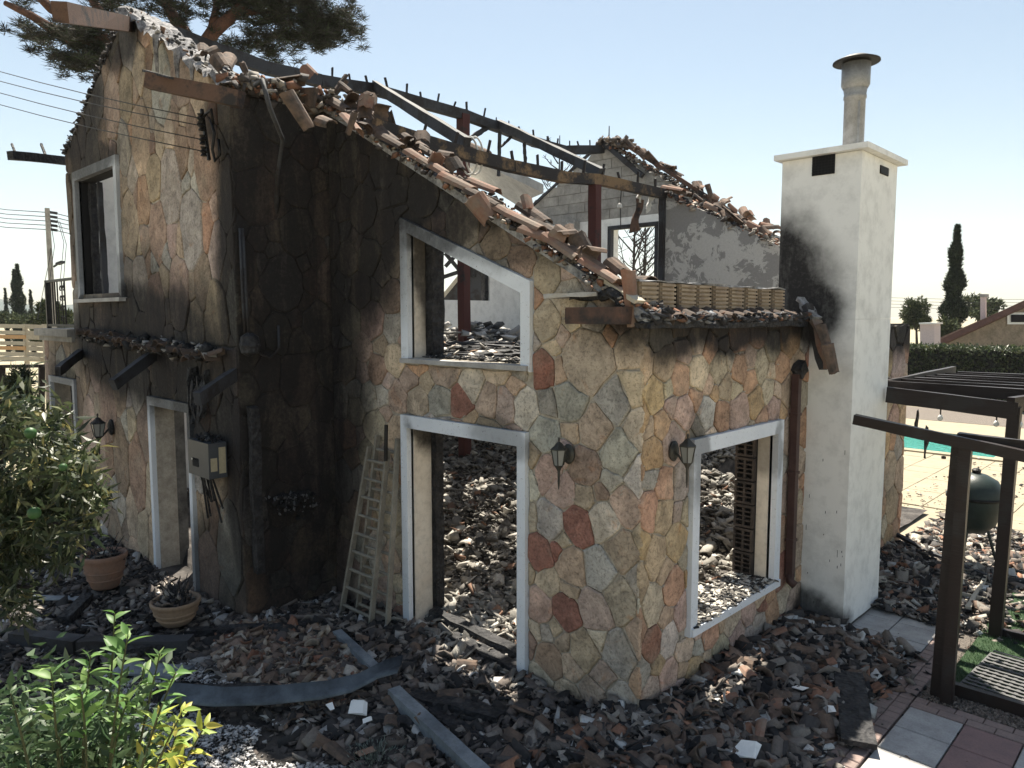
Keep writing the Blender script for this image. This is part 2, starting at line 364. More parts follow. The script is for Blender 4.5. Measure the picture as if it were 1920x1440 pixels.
def big_mesh(name, V, Fq, C, mat, parent=None, kind='stuff', smooth=False):
    """numpy arrays: V (n,3), Fq (m,k), C (n,3)"""
    me = bpy.data.meshes.new(name); k = Fq.shape[1]
    me.vertices.add(len(V)); me.vertices.foreach_set('co', V.astype(np.float32).ravel())
    me.loops.add(Fq.size); me.loops.foreach_set('vertex_index', Fq.astype(np.int32).ravel())
    me.polygons.add(len(Fq)); me.polygons.foreach_set('loop_start', np.arange(0, Fq.size, k, dtype=np.int32))
    me.update(calc_edges=True)
    ca = me.color_attributes.new('col', 'FLOAT_COLOR', 'POINT')
    ca.data.foreach_set('color', np.concatenate([C, np.ones((len(C), 1))], 1).astype(np.float32).ravel())
    me.materials.append(mat)
    if smooth: me.polygons.foreach_set('use_smooth', [True]*len(me.polygons))
    o = bpy.data.objects.new(name, me); COL.objects.link(o)
    if parent is not None: o.parent = parent; o.location = -abs_loc(parent)
    if kind: o['kind'] = kind
    return o
def rots(n, tilt=PI, flat=None):
    """random rotation matrices (n,3,3); flat = std of tilt from horizontal"""
    yaw = rng.uniform(0, 2*PI, n)
    a = rng.normal(0, flat, n) if flat is not None else rng.uniform(-PI, PI, n)
    b = rng.normal(0, flat, n) if flat is not None else rng.uniform(-PI, PI, n)
    cy, sy, ca, sa, cb, sb = np.cos(yaw), np.sin(yaw), np.cos(a), np.sin(a), np.cos(b), np.sin(b)
    z = np.zeros(n); o = np.ones(n)
    Rz = np.stack([cy, -sy, z, sy, cy, z, z, z, o], 1).reshape(n, 3, 3)
    Rx = np.stack([o, z, z, z, ca, -sa, z, sa, ca], 1).reshape(n, 3, 3)
    Ry = np.stack([cb, z, sb, z, o, z, -sb, z, cb], 1).reshape(n, 3, 3)
    return Rz @ Rx @ Ry
CUBE = np.array([(-1, -1, -1), (1, -1, -1), (1, 1, -1), (-1, 1, -1), (-1, -1, 1), (1, -1, 1), (1, 1, 1), (-1, 1, 1)], float)*.5
CUBEF = np.array([(0, 3, 2, 1), (4, 5, 6, 7), (0, 1, 5, 4), (1, 2, 6, 5), (2, 3, 7, 6), (3, 0, 4, 7)])
def shards(P, size, cols, flat=.5, thin=(.12, .4)):
    """irregular broken blocks at P (n,3)"""
    n = len(P); B = np.repeat(CUBE[None], n, 0)*(1+rng.uniform(-.35, .2, (n, 8, 1))) + rng.uniform(-.16, .16, (n, 8, 3))
    sc = np.stack([size*rng.uniform(.6, 1.4, n), size*rng.uniform(.45, 1.0, n), size*rng.uniform(thin[0], thin[1], n)], 1)
    B = B*sc[:, None, :]
    V = np.einsum('nij,nkj->nki', rots(n, flat=flat), B) + P[:, None, :]
    F = (CUBEF[None]+8*np.arange(n)[:, None, None]).reshape(-1, 4)
    return V.reshape(-1, 3), F, np.repeat(cols, 8, 0)
def arc_template(n=5, rad=.5, L=1.0, th=.13):
    vs = []
    for y in (-.5, .5):
        for k in range(n+1):
            a = PI*(.08+.84*k/n)
            vs.append((rad*math.cos(a), y*L, rad*math.sin(a)-.25))
        for k in range(n+1):
            a = PI*(.08+.84*k/n)
            vs.append(((rad-th)*math.cos(a), y*L, (rad-th)*math.sin(a)-.25))
    m_ = n+1; fs = []
    for k in range(n):
        fs += [(k, k+1, 2*m_+k+1, 2*m_+k), (m_+k, 3*m_+k, 3*m_+k+1, m_+k+1), (k, m_+k, m_+k+1, k+1), (2*m_+k, 2*m_+k+1, 3*m_+k+1, 3*m_+k)]
    fs += [(0, 2*m_, 3*m_, m_), (n, m_+n, 3*m_+n, 2*m_+n)]
    return np.array(vs), np.array(fs)
ARCV, ARCF = arc_template(4)
def arcs(P, size, cols, flat=.5):
    n = len(P); k = len(ARCV)
    B = np.repeat(ARCV[None], n, 0); B = B + rng.uniform(-.05, .05, B.shape)
    sc = np.stack([size, size*rng.uniform(.7, 1.7, n), size*rng.uniform(.6, 1.0, n)], 1)*np.where(rng.random((n, 1)) < .3, np.array([[1, 1, -1]]), 1)
    V = np.einsum('nij,nkj->nki', rots(n, flat=flat), B*sc[:, None, :]) + P[:, None, :]
    F = (ARCF[None]+k*np.arange(n)[:, None, None]).reshape(-1, 4)
    return V.reshape(-1, 3), F, np.repeat(cols, k, 0)
def join_np(*parts):
    Vs, Fs, Cs, o = [], [], [], 0
    for V, F, C in parts: Vs.append(V); Fs.append(F+o); Cs.append(C); o += len(V)
    return np.concatenate(Vs), np.concatenate(Fs), np.concatenate(Cs)
def leaves(P, D, L, W, cols, fold=.25, droop=.2):
    """leaf = 2 quads folded along the midrib. P base (n,3), D direction (n,3), L length, W width"""
    n = len(P); D = D/np.linalg.norm(D, axis=1, keepdims=True)
    r = rng.normal(size=(n, 3)); S_ = np.cross(D, r); S_ /= np.linalg.norm(S_, axis=1, keepdims=True)+1e-9
    N = np.cross(S_, D); L = L[:, None]; W = W[:, None]
    base = P; tip = P+D*L-N*L*droop*.5; mid1 = P+D*L*.5+N*L*.04
    a = P+D*L*.42+S_*W*.5+N*W*fold; b = P+D*L*.42-S_*W*.5+N*W*fold
    V = np.stack([base, a, tip, b, mid1], 1)
    F = np.array([(0, 1, 2, 4), (0, 4, 2, 3)]); F = (F[None]+5*np.arange(n)[:, None, None]).reshape(-1, 4)
    return V.reshape(-1, 3), F, np.repeat(cols, 5, 0)
def pick(pal, n, jit=.18):
    """pal: list of (weight, colour)"""
    w_ = np.array([p[0] for p in pal], float); w_ /= w_.sum(); idx = rng.choice(len(pal), n, p=w_)
    c = np.array([p[1] for p in pal])[idx]; return c*(1+rng.uniform(-jit, jit, (n, 1)))

# ------------------------------------------------------------------ ground heights
def vnoise(x, y, s, seed=0):
    r = np.random.default_rng(seed); a = 0
    for i in range(7):
        th = r.uniform(0, 2*PI); k = s*r.uniform(.6, 1.8); ph = r.uniform(0, 2*PI); a = a+np.sin((x*math.cos(th)+y*math.sin(th))*k+ph)
    return a/7
YL = -1.13
def inside(x, y): return (x < -.3) & (x > -9.5) & (y > np.where(x > -4.3, .28, -.85)) & (y < 8.6) & ((y < 6.4) | (x < -3))
def outside(x, y): return ~((x < .04) & (x > -9.7) & (y > np.where(x > -4.24, -.04, YL-.04)) & (y < 8.9)) & ~((x < .5) & (x > -.1) & (y > 3.02) & (y < 4.16))
def sstep(t): t = np.clip(t, 0, 1); return t*t*(3-2*t)
def HT(x, y):
    x = np.asarray(x, float); y = np.asarray(y, float)
    n = vnoise(x, y, 3, 1)*.5+vnoise(x, y, 8, 2)*.3+vnoise(x, y, 19, 3)*.2
    h_in = .05+.09*np.clip(y-.2, 0, 9)+.045*np.clip(-x-2, 0, 8)+.16*n+.22*np.exp(-((x+4.2)**2+(y-3.0)**2)/1.2)
    # outside: pile against the window wall and shallow litter before the door wall
    pile = .10*np.exp(-((np.clip(x, 0, 9))/.62)**2)*sstep((3.2-y)/.8)*sstep((y+1.2)/1.2)*(x > -.2)
    litter = .045*sstep((y+2.6)/1.6)*sstep((1.0-x)/1.0)
    far = .16*np.exp(-((x-.2)/.7)**2)*np.exp(-((y-5.3)/1.0)**2)
    h_out = np.clip(pile+litter+far, 0, 1)*(1+.5*n)+.0
    edge = sstep((1.35-x)/.5)
    h_out = h_out*np.where(y > -1.2, edge, 1) + .03*n*(litter > .01)
    return np.where(inside(x, y), h_in, np.maximum(h_out, -.02))

g = MB(); n_ = 60
# the land: one sheet reaching the horizon
g.add([(-3000, -3000, -.06), (3000, -3000, -.06), (3000, 3000, -.06), (-3000, 3000, -.06)], [(0, 1, 2, 3)])
struct(g.build('ground', M['land']))
def height_sheet(name, x0, x1, y0, y1, step, mat, dz=0.0, mask=None):
    xs = np.arange(x0, x1+1e-6, step); ys = np.arange(y0, y1+1e-6, step)
    X, Y = np.meshgrid(xs, ys); Z = HT(X, Y)+dz; V = np.stack([X, Y, Z], -1).reshape(-1, 3)
    nx = len(xs); i = np.arange((len(ys)-1)*nx).reshape(-1, nx)[:, :-1].ravel(); F = np.stack([i, i+1, i+nx+1, i+nx], 1)
    if mask is not None:
        cx = V[F].mean(1); F = F[mask(cx[:, 0], cx[:, 1])]
    o = big_mesh(name, V, F, np.ones_like(V)*.1, mat, kind='structure', smooth=True); return o
height_sheet('charred_ground', -14, 1.4, -8, 9, .07, M['soil'], .0, lambda x, y: ~(outside(x, y) & (x > .42) & (HT(x, y) < .085)) & ~((x > -.3) & (y > 5.9)))

# ------------------------------------------------------------------ the house
house = thing('burnt_house', 'burnt out stone clad house with collapsed roof and white chimney', 'house', (0, 0, 0))
YL = -1.13; XR = -6.96; XE = -9.5; YB = 8.65
def rz(x): return 3.31-.54*x           # right roof slope
def lz(x): return 7.06-.48*(XR-x)*1.0  # left roof slope
trF = lambda u, v, d: (u, d, v)                # door wall, normal -y
trL = lambda u, v, d: (u, YL+d, v)             # gable wall
trR = lambda u, v, d: (-d, u, v)               # window wall, normal +x (d into the wall)
trS = lambda u, v, d: (-4.26-d, u, v)          # return wall of the gable, normal +x
trB = lambda u, v, d: (u, YB+d, v)

def clip_half(poly, nx, ny, c):
    """keep nx*x+ny*y <= c"""
    out = []; n = len(poly)
    for i in range(n):
        a, b = poly[i], poly[(i+1) % n]; da = nx*a[0]+ny*a[1]-c; db = nx*b[0]+ny*b[1]-c
        if da <= 0: out.append(a)
        if (da < 0 < db) or (db < 0 < da):
            t = da/(da-db); out.append((a[0]+(b[0]-a[0])*t, a[1]+(b[1]-a[1])*t))
    return out
def area(p): return abs(sum(p[i][0]*p[(i+1) % len(p)][1]-p[(i+1) % len(p)][0]*p[i][1] for i in range(len(p))))/2 if len(p) > 2 else 0
def edges_out(poly):
    n = len(poly); cx = sum(p[0] for p in poly)/n; cy = sum(p[1] for p in poly)/n; out = []
    for i in range(n):
        a, b = poly[i], poly[(i+1) % n]; nx, ny = b[1]-a[1], a[0]-b[0]; l = math.hypot(nx, ny)
        if l < 1e-9: continue
        nx /= l; ny /= l; c = nx*a[0]+ny*a[1]
        if nx*cx+ny*cy > c: nx, ny, c = -nx, -ny, -c
        out.append((nx, ny, c))
    return out
def overlap(poly, conv):
    q = poly
    for nx, ny, c in edges_out(conv):
        q = clip_half(q, nx, ny, c)
        if len(q) < 3: return 0
    return area(q)
PAL = {'tan': (.55, .42, .30), 'beige': (.60, .495, .37), 'grey': (.49, .44, .385), 'pale': (.62, .57, .50), 'red': (.35, .17, .125),
       'brown': (.40, .285, .215), 'pink': (.55, .405, .335), 'ochre': (.57, .40, .235), 'orange': (.56, .35, .235), 'olive': (.54, .455, .34), 'slate': (.44, .42, .385)}
def stones(parent, tr, outline, openings, spacing, pal, seeds=(), aniso=1.0, gap=.008, thick=.016, seed=0):
    r = random.Random(seed); xs = [p[0] for p in outline]; ys = [p[1] for p in outline]
    x0, x1, y0, y1 = min(xs), max(xs), min(ys), max(ys)
    sites = [(q[0], q[1], q[2], (q[3] if len(q) > 3 else spacing*.46)) for q in seeds]
    def din(a, b): return math.hypot(a[0]-b[0], (a[1]-b[1])*aniso)
    for rad, tries in ((spacing*.72, 60), (spacing*.58, 400), (spacing*.45, 1500), (spacing*.31, 3500), (spacing*.19, 2600)):
        for _ in range(int(tries*max(1, (x1-x0)*(y1-y0)/12))):
            p = (r.uniform(x0-.1, x1+.1), r.uniform(y0-.1, y1+.1))
            if all(din(p, s) > (rad+s[3])*.93 for s in sites): sites.append((p[0], p[1], None, rad))
    oe = edges_out(outline); cnt = 0
    for i, s in enumerate(sites):
        poly = [(x0-1, y0-1), (x1+1, y0-1), (x1+1, y1+1), (x0-1, y1+1)]
        for q in sorted(sites, key=lambda q: din(q, s)-q[3])[:30]:
            if q is s: continue
            nx, ny = q[0]-s[0], (q[1]-s[1])*aniso*aniso; l = math.hypot(nx, ny)
            if l < 1e-6: continue
            d = din(q, s); t = .5+(s[3]**2-q[3]**2)/(2*d*d); t = min(.85, max(.15, t))
            mx, my = s[0]+(q[0]-s[0])*t, s[1]+(q[1]-s[1])*t
            gg = gap*(.5+1.0*r.random()) if r.random() < .85 else gap*2.4
            poly = clip_half(poly, nx/l, ny/l, (nx*mx+ny*my)/l-gg/2)
            if len(poly) < 3: break
        for nx, ny, c in oe:
            if len(poly) >= 3: poly = clip_half(poly, nx, ny, c-.003)
        if len(poly) < 3: continue
        for op in openings:
            if overlap(poly, op) > 1e-4:
                best = max((clip_half(poly, -nx, -ny, -c-.004) for nx, ny, c in edges_out(op)), key=area); poly = best
                if len(poly) < 3: break
        if len(poly) < 3 or area(poly) < .0016: continue
        # wobbly outline
        pts = []; n = len(poly)
        for k in range(n):
            a, b = poly[k], poly[(k+1) % n]; L = math.hypot(b[0]-a[0], b[1]-a[1])
            if L < .03: pts.append(((a[0]+b[0])/2, (a[1]+b[1])/2)); continue
            c = r.uniform(.03, .17) if L > .1 else .25; j = min(.014, L*.055)
            pts.append((a[0]+(b[0]-a[0])*c+r.uniform(-j, j), a[1]+(b[1]-a[1])*c+r.uniform(-j, j)))
            if L > .16: pts.append(((a[0]+b[0])/2+r.uniform(-j, j), (a[1]+b[1])/2+r.uniform(-j, j)))
            pts.append((b[0]+(a[0]-b[0])*c+r.uniform(-j, j), b[1]+(a[1]-b[1])*c+r.uniform(-j, j)))
        n = len(pts); cx = sum(p[0] for p in pts)/n; cy = sum(p[1] for p in pts)/n
        th = thick*r.uniform(.75, 1.35); tu, tv = r.uniform(-.03, .03), r.uniform(-.02, .02); rad = math.sqrt(area(pts)/PI); ins = min(.012/rad, .25)
        vs = [tr(p[0], p[1], .016) for p in pts]+[tr(p[0], p[1], -th*.55) for p in pts]
        vs += [tr(cx+(p[0]-cx)*(1-ins), cy+(p[1]-cy)*(1-ins), -th+tu*(p[0]-cx)+tv*(p[1]-cy)+r.uniform(-.002, .002)) for p in pts]
        vs.append(tr(cx, cy, -th-r.uniform(0, .007)))
        fs = []
        for k in range(n):
            k2 = (k+1) % n; fs += [(k, k2, k2+n, k+n), (k+n, k2+n, k2+2*n, k+2*n), (k+2*n, k2+2*n, 3*n)]
        mb = MB(); mb.add(vs, fs); o = mb.build('stone', M['stone'], parent, origin=tr(cx, cy, 0)); cnt += 1
        cn = s[2] or r.choices([p[1] for p in pal], [p[0] for p in pal])[0]; c = PAL[cn]; k = r.uniform(.80, 1.10)
        o.color = (c[0]*k*r.uniform(.94, 1.06), c[1]*k, c[2]*k*r.uniform(.94, 1.06), 1)
    return cnt
def chips(parent, tr, outline_box, n, seed, holes=()):
    """slivers of stone pushed into the mortar joints, one joined part"""
    mb = MB(); r = random.Random(seed); x0, x1, y0, y1 = outline_box
    for _ in range(n):
        u, v = r.uniform(x0, x1), r.uniform(y0, y1)
        if any(overlap([(u-.03, v-.03), (u+.03, v-.03), (u+.03, v+.03), (u-.03, v+.03)], h) > 0 for h in holes): continue
        a = r.uniform(0, PI); l = r.uniform(.02, .06); w_ = r.uniform(.006, .014); k = r.uniform(.6, 1.1); c = (.36*k, .33*k, .27*k)
        P = [(u+math.cos(a)*l*s1*.5-math.sin(a)*w_*s2*.5, v+math.sin(a)*l*s1*.5+math.cos(a)*w_*s2*.5) for s1, s2 in ((-1, -1), (1, -.6), (.8, 1), (-.7, .8))]
        vs = [tr(p[0], p[1], .016) for p in P]+[tr(p[0], p[1], -.012) for p in P]
        mb.add(vs, [(4, 5, 6, 7), (0, 1, 5, 4), (1, 2, 6, 5), (2, 3, 7, 6), (3, 0, 4, 7)])
    return mb.build('stone_chips', M['mortar'], parent, kind='stuff')

TOPF = .0
# openings (u, v)
DOOR = [(-2.93, -.1), (-1.17, -.1), (-1.17, 2.29), (-2.93, 2.29)]
DOORi = [(-2.83, -.1), (-1.27, -.1), (-1.27, 2.16), (-2.83, 2.16)]
TRAP = [(-2.90, 2.82), (-1.12, 2.82), (-1.12, 3.60), (-2.90, 4.29)]
TRAPi = [(-2.79, 2.88), (-1.23, 2.88), (-1.23, 3.50), (-2.79, 4.13)]
WIN = [(.69, .58), (2.41, .58), (2.41, 2.28), (.69, 2.28)]
WINi = [(.80, .66), (2.29, .66), (2.29, 2.15), (.80, 2.15)]
# --- door wall core
wf = MB(); T0, T1 = .004, .36
def strips(mb, tr, pieces, d0=T0, d1=T1):
    for p in pieces: mb.prism(p, tr, d0, d1)
strips(wf, trF, [[(-4.26, -.3), (DOORi[0][0], -.3), (DOORi[0][0], rz(DOORi[0][0])), (-4.26, rz(-4.26))],
                 [(DOORi[0][0], 2.16), (-1.27, 2.16), (-1.27, 2.88), (-2.79, 2.88), (-2.83, 2.88)],
                 [(-2.83, 2.88), (-2.79, 2.88), (-2.79, 4.13), (-2.79, rz(-2.79)), (-2.83, rz(-2.83))],
                 [(-2.79, 4.13), (-1.23, 3.50), (-1.23, rz(-1.23)), (-2.79, rz(-2.79))],
                 [(-1.27, 2.16), (-1.23, 2.16), (-1.23, 2.88), (-1.27, 2.88)],
                 [(-1.27, -.3), (-1.23, -.3), (-1.23, 2.16), (-1.27, 2.16)],
                 [(-1.23, -.3), (-T0, -.3), (-T0, rz(0)), (-1.23, rz(-1.23))]])
door_wall = wf.build('stone_wall', M['mortar'], house)
FS = [(1101, 675, 'beige', .25), (1024, 606, 'olive'), (1015, 690, 'red'), (1068, 755, 'slate'), (1156, 750, 'grey'), (1187, 655, 'beige'), (1192, 730, 'olive'), (1159, 850, 'grey'),
      (1024, 812, 'pale'), (1031, 890, 'pink'), (1096, 875, 'brown'), (987, 765, 'pale'), (945, 760, 'pink'), (1052, 918, 'pink'), (1031, 978, 'slate'), (1084, 984, 'red'),
      (1134, 975, 'pale'), (1174, 950, 'pink'), (1073, 1062, 'tan'), (1124, 1069, 'slate'), (1170, 1034, 'tan'), (1010, 1034, 'red'), (1062, 1147, 'red'), (1115, 1144, 'pink'),
      (1165, 1125, 'olive'), (1096, 1219, 'tan'), (1162, 1228, 'grey'), (1030, 1240, 'brown'), (1012, 1137, 'pink'), (1015, 1275, 'olive'), (1065, 1310, 'tan'), (1115, 1310, 'pink'),
      (1165, 1318, 'grey'), (865, 752, 'red'), (885, 720, 'pale'), (827, 752, 'grey'), (918, 752, 'pink'), (746, 746, 'pink'), (708, 690, 'brown'), (668, 770, 'olive'), (930, 458, 'tan'),
      (980, 492, 'brown'), (1025, 515, 'tan'), (720, 420, 'tan'), (737, 483, 'tan'), (735, 560, 'brown'), (1070, 560, 'olive'), (735, 1050, 'tan'), (730, 900, 'tan'), (690, 850, 'olive')]
seedsF = [(PF(q[0], q[1]).x, PF(q[0], q[1]).z, q[2], q[3] if len(q) > 3 else .15) for q in FS]
GP = [(5, 'tan'), (3, 'beige'), (3, 'grey'), (2, 'pale'), (2, 'brown'), (2.5, 'pink'), (.3, 'red'), (1, 'slate'), (1.5, 'olive'), (1, 'orange')]
RP = [(4, 'tan'), (3, 'beige'), (3, 'orange'), (3, 'ochre'), (2, 'pink'), (1, 'grey'), (1, 'red'), (2, 'olive')]
outF = [(-4.24, -.1), (.012, -.1), (.012, rz(0)-.02), (-4.24, rz(-4.24)-.03)]
nF = stones(door_wall, trF, outF, [DOOR, TRAP], .33, GP, seedsF, seed=3)
chips(door_wall, trF, (-4.1, 0, 0, 3.2), 420, 1, [DOOR, TRAP])
# --- window wall core (from the near corner to the chimney, and on behind it)
wr = MB(); YE = 6.45
strips(wr, trR, [[(.363, -.3), (.80, -.3), (.80, 3.27), (.363, 3.27)], [(.80, -.3), (2.29, -.3), (2.29, .60), (.80, .60)], [(.80, 2.15), (2.29, 2.15), (2.29, 3.27), (.80, 3.27)],
                 [(2.29, -.3), (4.55, -.3), (4.55, 3.27), (2.29, 3.27)], [(4.55, -.3), (5.45, -.3), (5.45, 1.0), (4.55, 1.0)], [(4.55, 2.35), (5.45, 2.35), (5.45, 3.2), (4.55, 3.2)],
                 [(5.45, -.3), (YE, -.3), (YE, 3.2), (5.45, 3.2)]])
win_wall = wr.build('stone_wall', M['mortar'], house)
RS = [(1234, 622, 'olive'), (1306, 632, 'beige'), (1385, 690, 'orange'), (1243, 684, 'tan'), (1275, 710, 'orange'), (1308, 700, 'beige'), (1346, 690, 'olive'), (1427, 687, 'beige'), (1465, 690, 'orange'),
      (1281, 772, 'pink'), (1225, 740, 'ochre'), (1352, 780, 'orange'), (1325, 775, 'pale'), (1415, 756, 'ochre'), (1450, 770, 'pink'), (1221, 850, 'ochre'), (1246, 915, 'orange'), (1275, 905, 'grey'),
      (1215, 956, 'orange'), (1243, 960, 'tan'), (1227, 1044, 'tan'), (1268, 1015, 'ochre'), (1222, 1137, 'beige'), (1262, 1100, 'orange'), (1222, 1209, 'red'), (1252, 1200, 'pale'), (1218, 1303, 'pink'),
      (1252, 1269, 'pink'), (1302, 1259, 'ochre'), (1283, 1210, 'beige'), (1349, 1225, 'olive'), (1331, 1185, 'orange'), (1371, 1159, 'beige'), (1402, 1144, 'pink'), (1424, 1175, 'grey'), (1468, 1120, 'beige')]
seedsR = [(PR(q[0], q[1]).y, PR(q[0], q[1]).z, q[2], .135) for q in RS]
nR = stones(win_wall, trR, [(-.012, -.1), (3.2, -.1), (3.2, 3.25), (-.012, 3.25)], [WIN], .33, RP, seedsR, seed=5)
nR += stones(win_wall, trR, [(4.1, -.1), (YE, -.1), (YE, 3.18), (4.1, 3.18)], [[(4.5, .95), (5.5, .95), (5.5, 2.4), (4.5, 2.4)]], .36, RP, seed=6)
chips(win_wall, trR, (0, 3.1, 0, 3.2), 300, 2, [WIN])
# --- gable wall
GDOOR = [(-6.70, -.1), (-5.42, -.1), (-5.42, 2.29), (-6.70, 2.29)]
GWIN = [(-9.22, 3.55), (-7.42, 3.55), (-7.42, 5.40), (-9.22, 5.40)]
LWIN = [(-11.0, .7), (-9.66, .7), (-9.66, 2.32), (-11.0, 2.32)]
gl = MB()
def gtop(x): return rz(x) if x > XR else 7.07-.50*(XR-x)
XLW = -9.62
strips(gl, trL, d0=T0, d1=.24, pieces=[[(XLW, 2.9), (-9.12, 2.9), (-9.12, gtop(-9.12)), (XLW, gtop(XLW))],
                 [(-9.12, 2.9), (-7.52, 2.9), (-7.52, 3.62), (-9.12, 3.62)], [(-9.12, 5.30), (-7.52, 5.30), (-7.52, gtop(-7.52)), (-9.12, gtop(-9.12))],
                 [(-7.52, 2.9), (-4.28, 2.9), (-4.28, gtop(-4.28)), (XR, gtop(XR)), (-7.52, gtop(-7.52))],
                 [(-9.75, -.3), (-6.6, -.3), (-6.6, 2.9), (-9.75, 2.9)], [(-6.6, 2.18), (-5.5, 2.18), (-5.5, 2.9), (-6.6, 2.9)],
                 [(-5.5, -.3), (-4.28, -.3), (-4.28, 2.9), (-5.5, 2.9)],
                 [(-11.3, -.3), (-10.9, -.3), (-10.9, 2.9), (-11.3, 2.9)], [(-10.9, -.3), (-9.75, -.3), (-9.75, .7), (-10.9, .7)], [(-10.9, 2.22), (-9.75, 2.22), (-9.75, 2.9), (-10.9, 2.9)]])
gable = gl.build('stone_wall', M['mortar'], house)
LP_ = [(4, 'tan'), (5, 'brown'), (3, 'pink'), (1, 'pale'), (4, 'grey'), (.8, 'orange'), (1, 'beige'), (1, 'olive')]
nL = stones(gable, trL, [(XLW-.01, 2.98), (-4.25, 2.98), (-4.25, gtop(-4.25)-.02), (XR, gtop(XR)-.03), (XLW-.01, gtop(XLW)-.02)], [GWIN], .40, LP_, aniso=.66, seed=9)
nL += stones(gable, trL, [(-11.3, -.1), (-4.25, -.1), (-4.25, 2.97), (-11.3, 2.97)], [GDOOR, LWIN], .42, LP_, aniso=.6, seed=10)
# --- return wall between gable and door wall
sw = MB(); sw.prism([(YL+.016, -.3), (.3, -.3), (.3, 5.58), (YL+.016, 5.58)], trS, T0, T1)
ret = sw.build('stone_wall', M['mortar'], house)
nS = stones(ret, trS, [(YL-.01, -.1), (0.0, -.1), (0.0, 5.56), (YL-.01, 5.56)], [], .34, GP, aniso=.8, seed=12)
print('stones', nF, nR, nL, nS)

# --- frames (white painted surrounds)
def frame(name, tr, outer, inner, sides, mat, d0=-.055, d1=.03, parent=house):
    """band between outer and inner polygons, listed edges only"""
    mb = MB(); n = len(outer)
    for k in sides:
        k2 = (k+1) % n; mb.prism([outer[k], outer[k2], inner[k2], inner[k]], tr, d0, d1)
    return mb.build(name, mat, parent)
fr1 = frame('door_surround', trF, DOOR, DOORi, (1, 2, 3), M['frame'])
fr2 = frame('window_surround', trF, TRAP, TRAPi, (1, 2, 3), M['frame'])
fr3 = frame('window_surround', trR, WIN, WINi, (1, 2, 3), M['frame'])
fr4 = frame('door_surround', trL, GDOOR, [(-6.62, -.1), (-5.5, -.1), (-5.5, 2.18), (-6.62, 2.18)], (1, 2, 3), M['frame'])
fr5 = frame('window_surround', trL, GWIN, [(-9.12, 3.62), (-7.52, 3.62), (-7.52, 5.27), (-9.12, 5.27)], (1, 2, 3), M['frame'])
fr6 = frame('window_surround', trL, LWIN, [(-10.92, .78), (-9.76, .78), (-9.76, 2.22), (-10.92, 2.22)], (1, 2, 3), M['frame'])
fr7 = frame('window_surround', trR, [(4.5, .95), (5.5, .95), (5.5, 2.4), (4.5, 2.4)], [(4.58, 1.0), (5.42, 1.0), (5.42, 2.32), (4.58, 2.32)], (0, 1, 2, 3), M['frame'])
MB().prism([(-2.89, 2.83), (-1.135, 2.83), (-1.135, 2.875), (-2.89, 2.875)], trF, -.085, .36).build('window_sill', M['tslab_w'], fr2)
MB().prism([(.70, .585), (2.40, .585), (2.40, .655), (.70, .655)], trR, -.075, .36).build('window_sill', M['frame'], fr3)
MB().prism([(-9.3, 3.50), (-7.38, 3.50), (-7.38, 3.55), (-9.3, 3.55)], trL, -.10, .30).build('window_sill', M['tslab_w'], fr5)
# reveals (plastered inner faces of the openings), 6 mm proud of the wall core
def reveal(tr, inner, sides, parent, mat=None, d0=.028, d1=.37, t=.012):
    mb = MB(); n = len(inner); cx = sum(p[0] for p in inner)/n; cy = sum(p[1] for p in inner)/n
    for k in sides:
        a, b = inner[k], inner[(k+1) % n]; nx, ny = b[1]-a[1], a[0]-b[0]; l = math.hypot(nx, ny); nx /= l; ny /= l
        if nx*(cx-a[0])+ny*(cy-a[1]) < 0: nx, ny = -nx, -ny
        mb.prism([a, b, (b[0]+nx*t, b[1]+ny*t), (a[0]+nx*t, a[1]+ny*t)], tr, d0, d1)
    return mb.build('reveal', mat or M['reveal'], parent)
reveal(trF, DOORi, (1, 2, 3), fr1, d1=.26); reveal(trF, TRAPi, (1, 2, 3), fr2, d1=.17); reveal(trR, WINi, (1, 2, 3), fr3, M['reveal'], d1=.15)
reveal(trL, [(-6.62, -.1), (-5.5, -.1), (-5.5, 2.18), (-6.62, 2.18)], (1, 2, 3), fr4, M['stained']); reveal(trL, [(-9.12, 3.62), (-7.52, 3.62), (-7.52, 5.27), (-9.12, 5.27)], (1, 2, 3), fr5, M['dark'], d1=.20)
reveal(trL, [(-10.92, .78), (-9.76, .78), (-9.76, 2.22), (-10.92, 2.22)], (1, 2, 3), fr6, M['stained'])
# charred jambs standing inside the openings
def jamb(tr, pts, parent, mat='char', wd=.09):
    mb = MB(); p, q = [Vector(tr(*a)) for a in pts]; mb.beam(p, q, wd, wd, seg=10, jit=.008); return mb.build('charred_jamb', M[mat], parent)
jamb(trF, [(-2.80, 0.0, .32), (-2.80, 2.14, .32)], fr1, wd=.10); jamb(trF, [(-2.755, 2.88, .26), (-2.755, 4.08, .26)], fr2, wd=.15)
jamb(trL, [(-9.05, 3.6, .16), (-9.05, 5.25, .16)], fr5); jamb(trL, [(-8.82, 3.6, .2), (-8.86, 5.25, .2)], fr5, 'gwood', .07)
jamb(trL, [(-6.1, 0, .33), (-6.1, 2.15, .33)], fr4, 'char', .16)
jamb(trL, [(-10.6, .8, .2), (-10.6, 2.2, .2)], fr6, 'char', .06)
